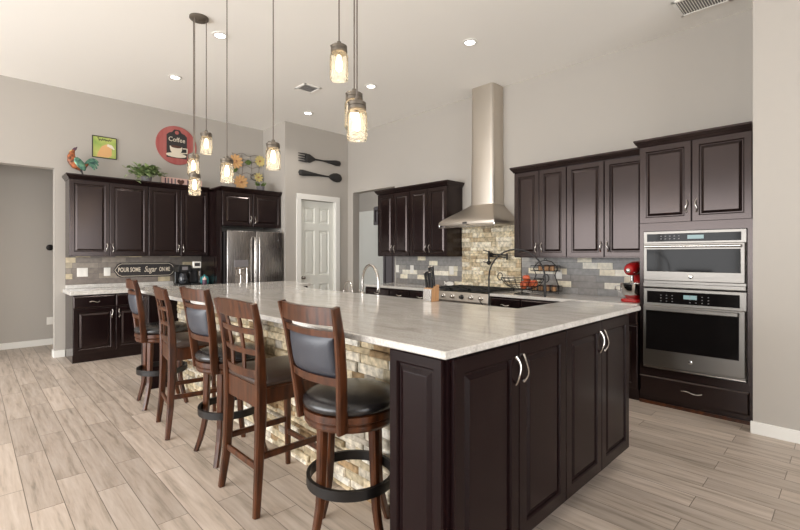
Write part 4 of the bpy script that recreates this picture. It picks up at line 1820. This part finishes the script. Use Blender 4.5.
obj('comb', b, M['plum'], t, True)
b = B()
b.tube([rp(-0.095, 0.325), rp(-0.13, 0.312)], [0.010, 0.002], 8)
obj('beak', b, M['yellow'], t, True)
b = B()
b.tube([rp(-0.10, 0.305), rp(-0.112, 0.285), rp(-0.108, 0.268)], [0.006, 0.012, 0.006], 8, flat=((0, 1, 0), 0.5))
obj('wattle', b, M['redsign'], t, True)
for k, (tx, tz, cx_, cz_) in enumerate(((0.20, 0.16, 0.14, 0.27), (0.185, 0.12, 0.13, 0.235), (0.16, 0.10, 0.12, 0.20), (0.205, 0.21, 0.13, 0.29))):
    b = B()
    pts, rs = [], []
    for i in range(9):
        s = i / 8
        x = (1 - s) ** 2 * 0.05 + 2 * s * (1 - s) * cx_ + s * s * tx
        z = (1 - s) ** 2 * 0.165 + 2 * s * (1 - s) * cz_ + s * s * tz
        pts.append(rp(x, z, 0.008 * (k - 1.5)))
        rs.append(0.007 + 0.014 * math.sin(math.pi * min(1, s * 0.9 + 0.05)))
    b.tube(pts, rs, 8, flat=((0, 1, 0), 0.3))
    obj('tail_feather', b, M['tealdark'], t, True)
for y in (-0.02, 0.02):
    b = B()
    b.tube([rp(0.0, 0.09, y), rp(0.02, 0.045, y), rp(0.03, 0.006, y)], [0.012, 0.006, 0.005], 8)
    for dx, dy in ((-0.035, 0), (-0.025, 0.02), (-0.025, -0.02), (0.025, 0)):
        b.tube([rp(0.03, 0.006, y), rp(0.03 + dx, 0.004, y + dy)], 0.004, 6)
    obj('leg', b, M['charcoal'], t, True)

# green picture
t = thing('framed_picture', 'small green framed print with a yellow drink, hung beside the rooster', 'picture', (1.385, 7.45, 2.90))
f = FL(YW - 0.001)
b = B()
panel_ring(b, f, 1.235, 1.533, 2.752, 3.058, 0.0, [(0, 0), (0, 0.018), (0.010, 0.018), (0.010, 0.012)])
obj('frame', b, M['frame'], t)
b = B()
b.box(f, 1.246, 1.522, 0.0125, 0.0135, 2.763, 3.047)
pr = obj('print', b, M['picture'], t)
b = B()
poly = [(1.29, 2.766), (1.43, 2.766), (1.47, 2.80), (1.47, 2.90), (1.41, 2.955), (1.35, 2.92), (1.31, 2.84)]
b.prism(f, poly, 0.0137, 0.0147)
obj('drink', b, M['orange'], pr)
b = B()
poly = [(1.41, 2.93), (1.50, 2.885), (1.505, 2.90), (1.47, 2.95), (1.42, 2.96)]
b.prism(f, poly, 0.0149, 0.0156)
obj('lime_slice', b, M['cream'], pr)
b = B()
pts = []
for i in range(60):
    s = i / 59
    pts.append(f(1.30 + 0.17 * s, 0.0145, 3.012 + 0.016 * math.sin(s * 40) * (1.0 if i % 14 < 9 else 0.4) + (0.012 if i < 6 else 0)))
b.tube(pts, 0.0032, 5)
obj('script_line', b, M['charcoal'], pr)

# coffee sign
t = thing('coffee_sign', 'round red sign reading Coffee with a cup, on the left wall', 'sign', (2.345, 7.45, 3.10))
f = FL(YW - 0.001)
sc_c = (2.345, 3.10)
b = B()
b.lathe((sc_c[0], YW - 0.001, sc_c[1]), [(0.298, 0), (0.302, -0.008), (0.302, -0.016), (0.298, -0.02), (0.01, -0.02)], 48, 'y')
disc = obj('disc', b, M['redsign'], t, True, 30)
b = B()
b.prism(f, [(2.195, 2.90), (2.495, 2.90), (2.495, 3.25), (2.46, 3.285), (2.415, 3.30), (2.385, 3.345), (2.305, 3.345), (2.275, 3.30), (2.23, 3.285), (2.195, 3.25)], 0.0202, 0.0225)
lbp = obj('label_panel', b, M['charcoal'], t)
text('lettering', 'Coffee', f, 2.345, 3.185, 0.023, 0.10, M['cream'], lbp, 0, 0.92, 0.0)
b = B()
b.lathe(f(2.345, 0.0226, 3.30), [(0.03, 0), (0.028, -0.003)], 20, 'y')
obj('seal', b, M['redsign'], lbp)
b = B()
poly = []
for i in range(13):
    a = math.pi * (1 + i / 12)
    poly.append((2.33 + 0.09 * math.cos(a), 3.06 + 0.115 * math.sin(a)))
b.prism(f, poly + [(2.42, 3.08), (2.24, 3.08)], 0.0255, 0.031)
cup = obj('cup', b, M['cream'], lbp)
b = B()
poly = [(2.335 + 0.15 * math.cos(2 * math.pi * i / 28), 2.945 + 0.036 * math.sin(2 * math.pi * i / 28)) for i in range(28)]
b.prism(f, poly, 0.0227, 0.0252)
obj('saucer', b, M['cream'], lbp)
b = B()
b.prism(f, [(2.33 + 0.078 * math.cos(2 * math.pi * i / 28), 3.074 + 0.02 * math.sin(2 * math.pi * i / 28)) for i in range(28)], 0.0312, 0.033)
obj('coffee', b, M['coffee'], lbp)
b = B()
b.tube([f(2.43, 0.028, 3.06), f(2.495, 0.028, 3.065), f(2.495, 0.028, 2.995), f(2.40, 0.028, 2.98)], 0.010, 6)
obj('cup_handle', b, M['cream'], lbp, True)

# small letter sign with a heart on the cabinet top
t = thing('block_sign', 'small pale block sign with a brown heart, on the cabinet under the coffee sign', 'sign', (2.40, 7.38, ZK))
f = FL(7.36)
b = B()
b.box(f, 2.10, 2.70, -0.03, 0.0, ZK, ZK + 0.155 - 0.02, 0.003)
obj('board', b, M['pink'], t)
b = B()
poly = []
for i in range(30):
    a = 2 * math.pi * i / 30
    poly.append((2.375 + 0.052 * math.sin(a) ** 3, ZK + 0.073 + 0.0035 * (13 * math.cos(a) - 5 * math.cos(2 * a) - 2 * math.cos(3 * a) - math.cos(4 * a))))
b.prism(f, poly, 0.0005, 0.005)
obj('heart', b, M['coffee'], t)
for i, a in enumerate((2.145, 2.185, 2.235, 2.285, 2.47, 2.52, 2.57, 2.62, 2.66)):
    b = B()
    b.box(f, a, a + 0.018, 0.0005, 0.004, ZK + 0.028, ZK + 0.118)
    obj('painted_stroke', b, M['grey'] if i % 2 else M['plum'], t)

# trailing plant


def leaf(b, p, d, up, L, wd, fold=0.25):
    d = d.normalized()
    s = d.cross(up).normalized()
    n = s.cross(d)
    rows = []
    for q, ww in ((0, 0.1), (0.3, 0.8), (0.55, 1.0), (0.8, 0.6), (1.0, 0.05)):
        c = p + d * L * q - n * 0.25 * L * q * q
        h = wd * ww / 2
        rows.append((c + s * h + n * fold * h, c, c - s * h + n * fold * h))
    vs = [[b.bm.verts.new(v) for v in r] for r in rows]
    for r0, r1 in zip(vs, vs[1:]):
        b.bm.faces.new((r0[0], r0[1], r1[1], r1[0]))
        b.bm.faces.new((r0[1], r0[2], r1[2], r1[1]))


rng = random.Random(4)
t = thing('trailing_plant', 'green leafy trailing plant on top of the left upper cabinets', 'plant', (1.86, 7.2, ZK))
b = B()
b.lathe((1.86, 7.22, ZK), [(0.05, 0), (0.062, 0.01), (0.072, 0.08), (0.066, 0.08), (0.05, 0.075)], 20)
obj('pot', b, M['grey'], t, True)
b = B()
st = B()
c0 = Vector((1.86, 7.21, ZK + 0.08))
for i in range(46):
    a = rng.uniform(0, 2 * math.pi)
    reach = rng.uniform(0.06, 0.25)
    hgt = rng.uniform(0.0, 0.15)
    tip = c0 + Vector((math.cos(a) * reach * 1.15, math.sin(a) * reach * 0.55 - 0.02, hgt))
    if tip.y < 7.10 and rng.random() < 0.6:
        tip.z = ZK + rng.uniform(-0.12, 0.05)
        tip.y = rng.uniform(7.0, 7.05)
    elif tip.z < ZK + 0.02:
        tip.z = ZK + 0.04
    mid = (c0 + tip) / 2 + Vector((0, 0, 0.06))
    pts = [c0, mid, tip]
    st.tube(pts, 0.0022, 5)
    for k in range(8):
        s = 0.35 + 0.65 * k / 7
        p = c0 * (1 - s) ** 2 + mid * 2 * s * (1 - s) + tip * s * s
        d = Vector((rng.uniform(-1, 1), rng.uniform(-1, 0.5), rng.uniform(-0.3, 0.7)))
        leaf(b, p, d, Vector((0, 0, 1)), rng.uniform(0.06, 0.095), rng.uniform(0.04, 0.06))
obj('foliage', b, M['leaf'], t, True, 80)
obj('stems', st, M['grass'], t)

# metal flower wall art
t = thing('flower_wall_art', 'wire wall art with orange and yellow flowers above the fridge', 'wall art', (3.5, 7.45, 2.95))
f = FL(YW - 0.002)
b = B()
zb0 = 2.62
for z in (3.13, 3.02, 2.93, 2.80):
    pts = [f(3.22 + 0.5 * i / 16, 0.02, z + 0.02 * math.sin(i * 0.8 + z * 7)) for i in range(17)]
    b.tube(pts, 0.003, 5)
for a in (3.24, 3.40, 3.56, 3.70):
    b.tube([f(a, 0.014, 3.13), f(a + 0.03, 0.014, 2.95), f(a, 0.014, 2.70)], 0.003, 5)
b.tube([f(3.68 + 0.075 * math.cos(R(i * 30)) * 1.5, 0.02, 2.76 + 0.065 * math.sin(R(i * 30))) for i in range(12)], 0.006, 6, closed=True)
obj('wire_frame', b, M['bronze'], t, True)


def flower(a, z, r, m, n=11):
    b = B()
    for i in range(n):
        q = 2 * math.pi * i / n
        rings = []
        for s, ww in ((0.12, 0.25), (0.5, 0.9), (0.8, 1.0), (1.0, 0.45)):
            cx_, cz_ = a + math.cos(q) * r * s, z + math.sin(q) * r * s
            hw = r * 0.2 * ww
            dx, dz = -math.sin(q) * hw, math.cos(q) * hw
            lift = 0.03 + 0.02 * s + 0.004 * (i % 2)
            rings.append([f(cx_ + dx, lift, cz_ + dz), f(cx_, lift - 0.006, cz_), f(cx_ - dx, lift, cz_ - dz), f(cx_, lift + 0.004, cz_)])
        b.rings(rings)
    fl_ = obj('flower', b, m, t, True)
    b = B()
    b.ball(f(a, 0.045, z), r * 0.2, 6, 1.0)
    obj('flower_centre', b, M['lightwood'], fl_, True)


flower(3.285, 2.985, 0.125, M['orange'])
flower(3.375, 2.64, 0.125, M['orange'])
flower(3.73, 3.055, 0.10, M['yellow'])
flower(3.70, 2.76, 0.085, M['yellow'], 9)
for a, z in ((3.50, 2.99), (3.25, 2.83)):
    b = B()
    leaf(b, f(a - 0.05, 0.03, z), Vector((1, -0.2, 0.2)), Vector((0, -1, 0)), 0.13, 0.09)
    leaf(b, f(a - 0.02, 0.034, z - 0.03), Vector((1, -0.2, 0.8)), Vector((0, -1, 0)), 0.11, 0.07)
    obj('leaf', b, M['grass'], t)

t = thing('potted_grass', 'small grey pot of green grass on the cabinet over the fridge', 'plant', (3.56, 7.0, ZK))
pc = Vector((3.55, 7.05, ZK))
b = B()
b.lathe(pc, [(0.05, 0), (0.055, 0.005), (0.07, 0.10), (0.064, 0.10), (0.05, 0.09)], 20)
obj('pot', b, M['grey'], t, True)
b = B()
for i in range(70):
    a = rng.uniform(0, 2 * math.pi)
    r0 = rng.uniform(0, 0.05)
    d = Vector((math.cos(a) * 0.7, math.sin(a) * 0.7, rng.uniform(0.7, 1.4)))
    leaf(b, pc + Vector((math.cos(a) * r0, math.sin(a) * r0, 0.085)), d, Vector((math.sin(a), -math.cos(a), 0.1)), rng.uniform(0.07, 0.12), 0.012)
obj('grass_blades', b, M['grass'], t)

# fork and spoon
f = FL(YP - 0.001)
t = thing('decor_fork', 'oversized dark wall fork above the pantry door', 'wall decor', (4.5, YP, 3.06))
ang = -0.0


def bar(b, pts, rs, fl_=0.45):
    b.tube(pts, rs, 12, flat=((0, 1, 0), fl_))


b = B()
bar(b, [f(4.95, 0.02, 3.065), f(4.93, 0.02, 3.067), f(4.85, 0.02, 3.068), f(4.72, 0.02, 3.068), f(4.56, 0.02, 3.068), f(4.38, 0.02, 3.068)], [0.012, 0.045, 0.052, 0.032, 0.014, 0.016])
obj('handle', b, M['castiron'], t, True, 60)
b = B()
bar(b, [f(4.40, 0.02, 3.068), f(4.34, 0.02, 3.068), f(4.28, 0.02, 3.068), f(4.21, 0.02, 3.068), f(4.19, 0.02, 3.068)], [0.016, 0.045, 0.075, 0.07, 0.05])
for k in range(4):
    z = 3.068 + (k - 1.5) * 0.043
    bar(b, [f(4.22, 0.02, z), f(4.12, 0.02, z), f(4.05, 0.02, z)], [0.015, 0.012, 0.006])
obj('tines', b, M['castiron'], t, True, 60)
t = thing('decor_spoon', 'oversized dark wall spoon hung just above the pantry door', 'wall decor', (4.5, YP, 2.80))
b = B()
bar(b, [f(4.055, 0.02, 2.80), f(4.075, 0.02, 2.80), f(4.14, 0.02, 2.80), f(4.28, 0.02, 2.80), f(4.45, 0.02, 2.80), f(4.64, 0.02, 2.80), f(4.72, 0.02, 2.80)], [0.012, 0.048, 0.055, 0.038, 0.022, 0.014, 0.016])
obj('handle', b, M['castiron'], t, True, 60)
b = B()
bar(b, [f(4.68, 0.02, 2.80), f(4.72, 0.02, 2.80), f(4.78, 0.02, 2.80), f(4.86, 0.02, 2.80), f(4.93, 0.02, 2.80), f(4.965, 0.02, 2.80), f(4.975, 0.02, 2.80)], [0.014, 0.045, 0.072, 0.085, 0.07, 0.035, 0.008])
obj('bowl', b, M['castiron'], t, True, 60)

# ------------------------------------------------------------------ pendants
PG = 'jar pendant lights over the island'


def jar_pendant(label, x, y, zc, canopy_r=0.06, cx=0, cy=0):
    """zc = centre of the glass; hangs by a cord from the ceiling."""
    t = thing('pendant_light', label, 'pendant light', (x, y, ZC), PG)
    p = Vector((x, y, zc))
    b = B()
    b.tube([p + Vector((0, 0, 0.125)), Vector((x, y, ZC - 0.01))], 0.0042, 6)
    obj('cord', b, M['cord'], t)
    if canopy_r:
        b = B()
        b.lathe((cx or x, cy or y, ZC - 0.002), [(canopy_r, 0), (canopy_r, -0.014), (canopy_r * 0.9, -0.022), (0.012, -0.026), (0.006, -0.03)], 28)
        obj('canopy', b, M['bronze'], t, True)
    b = B()
    b.lathe(p, [(0.044, 0.068), (0.048, 0.072), (0.048, 0.086), (0.044, 0.089), (0.047, 0.092), (0.047, 0.108), (0.04, 0.113), (0.016, 0.116), (0.012, 0.135), (0.004, 0.137)], 24)
    cp = obj('cap', b, M['bronze'], t, True, 40)
    b = B()
    pts = [p + Vector((0.05, 0, 0.075)), p + Vector((0.056, 0, 0.10)), p + Vector((0.045, 0.02, 0.128)), p + Vector((0.02, 0.03, 0.13)), p + Vector((-0.02, 0.03, 0.126)), p + Vector((-0.052, 0.01, 0.10)), p + Vector((-0.05, 0, 0.075))]
    b.tube(pts, 0.0028, 6)
    obj('wire_bail', b, M['bronze'], cp, True)
    b = B()
    b.lathe(p, [(0.042, 0.07), (0.043, 0.064), (0.052, 0.056), (0.0535, 0.046), (0.0535, -0.078), (0.050, -0.086), (0.03, -0.088), (0.005, -0.084)], 28, 'z', False)
    obj('jar', b, M['jar'], t, True, 35)
    b = B()
    b.lathe(p, [(0.010, 0.055), (0.013, 0.04), (0.019, 0.015), (0.021, -0.008), (0.015, -0.03), (0.004, -0.038)], 16)
    bl = obj('bulb', b, M['bulb'], t, True)
    b = B()
    b.lathe(p, [(0.013, 0.082), (0.013, 0.056)], 14)
    obj('socket', b, M['bronze'], t, True)
    l = bpy.data.lights.new('bulb_light', 'POINT')
    l.energy = 0.5
    l.color = (1.0, 0.84, 0.62)
    l.shadow_soft_size = 0.025
    o = bpy.data.objects.new('bulb_light', l)
    COL.objects.link(o)
    o.location = p + Vector((0, 0, -0.055)) - Vector((x, y, ZC))
    o.parent = t
    return t


jar_pendant('far-left jar pendant, highest of the three by the coffee sign', 1.62, 4.31, 2.425, 0)
jar_pendant('jar pendant in front of the coffee sign, middle height of three', 1.535, 4.40, 2.22, 0.085, 1.565, 4.345)
jar_pendant('jar pendant under the coffee sign, lowest of the three', 1.52, 4.33, 2.025, 0)
jar_pendant('jar pendant hanging before the fridge, left of the flower wall art', 1.553, 3.68, 2.07)
jar_pendant('jar pendant hanging before the flower wall art right of another jar', 1.633, 3.04, 2.10)
jar_pendant('high jar pendant near the ceiling centre, left of the close pair', 1.54, 2.09, 2.475, 0)
jar_pendant('rear jar pendant of the close overlapping pair', 1.545, 1.955, 2.165, 0.10, 1.51, 1.96)
jar_pendant('nearest jar pendant, front of the close overlapping pair', 1.457, 1.82, 2.06, 0)

# ------------------------------------------------------------------ recessed lights and vents


def can_light(label, x, y):
    t = thing('ceiling_light', label, 'ceiling light', (x, y, ZC), 'recessed ceiling lights')
    b = B()
    b.lathe((x, y, ZC - 0.001), [(0.052, 0), (0.08, 0.0), (0.08, -0.006), (0.056, -0.010), (0.052, -0.008)], 28, 'z', False)
    obj('trim_ring', b, M['trim'], t, True)
    b = B()
    b.lathe((x, y, ZC - 0.001), [(0.053, 0), (0.053, -0.005), (0.045, -0.006)], 28)
    obj('lens', b, M['lens'], t)
    l = bpy.data.lights.new('can_lamp', 'SPOT')
    l.energy = 26
    l.color = (1.0, 0.95, 0.88)
    l.spot_size = R(125)
    l.spot_blend = 0.8
    l.shadow_soft_size = 0.06
    o = bpy.data.objects.new('can_lamp', l)
    COL.objects.link(o)
    o.location = (0, 0, -0.03)
    o.parent = t


can_light('recessed ceiling light near the pendant canopy at the left', 1.844, 4.541)
can_light('recessed ceiling light at the far left above the upper cabinets', 1.87, 6.008)
can_light('recessed ceiling light in front of the pantry wall', 3.856, 6.055)
can_light('recessed ceiling light right of the closest jar pendants', 3.843, 4.504)
can_light('recessed ceiling light nearest the range hood chimney', 3.802, 2.844)


def vent(label, x, y, sx, sy):
    t = thing('ceiling_vent', label, 'vent', (x, y, ZC), 'ceiling air vents')
    b = B()
    z0, z1 = ZC - 0.012, ZC - 0.001
    b.box(WORLD, x - sx, x + sx, y - sy, y - sy + 0.03, z0, z1, 0.003)
    b.box(WORLD, x - sx, x + sx, y + sy - 0.03, y + sy, z0, z1, 0.003)
    b.box(WORLD, x - sx, x - sx + 0.03, y - sy, y + sy, z0, z1, 0.003)
    b.box(WORLD, x + sx - 0.03, x + sx, y - sy, y + sy, z0, z1, 0.003)
    obj('frame', b, M['ceil'], t)
    b = B()
    b.box(WORLD, x - sx + 0.03, x + sx - 0.03, y - sy + 0.03, y + sy - 0.03, z1 - 0.002, z1)
    obj('duct', b, M['grey'], t)
    b = B()
    n = int((2 * sy - 0.06) / 0.02)
    for i in range(n):
        yy = y - sy + 0.03 + (i + 0.5) * 0.02
        b.hexa([Vector(q) for q in ((x - sx + 0.03, yy - 0.006, z0 + 0.002), (x + sx - 0.03, yy - 0.006, z0 + 0.002), (x + sx - 0.03, yy - 0.004, z0 + 0.002), (x - sx + 0.03, yy - 0.004, z0 + 0.002),
                                    (x - sx + 0.03, yy + 0.002, z1 - 0.003), (x + sx - 0.03, yy + 0.002, z1 - 0.003), (x + sx - 0.03, yy + 0.004, z1 - 0.003), (x - sx + 0.03, yy + 0.004, z1 - 0.003))])
    obj('louvres', b, M['ceil'], t)


vent('ceiling air vent near the middle of the ceiling', 3.28, 5.15, 0.13, 0.13)
vent('ceiling air vent at the top right corner of the photo', 4.66, 0.95, 0.17, 0.20)

# ------------------------------------------------------------------ seen through the passage opening
t = thing('laundry_cabinet', 'small dark wall cabinet seen through the passage opening', 'cabinet', (6.75, 7.35, 2.06))
f = FH(6.62)
b = B()
b.box(f, -7.66, -7.0, -0.30, 0.0, 2.06, 2.48)
obj('body', b, M['cab'], t)
door_panel(f, -7.65, -7.34, 2.07, 2.45, t)
door_panel(f, -7.33, -7.01, 2.07, 2.45, t)
t = thing('laundry_cabinet', 'tall dark cabinet strip in the passage beside the opening', 'cabinet', (6.0, 6.55, 0))
f = FH(6.30)
b = B()
b.box(f, -6.98, -6.60, -0.5, 0.0, 0.0, 1.9)
obj('body', b, M['cab'], t)
door_panel(f, -6.97, -6.61, 0.1, 1.88, t)
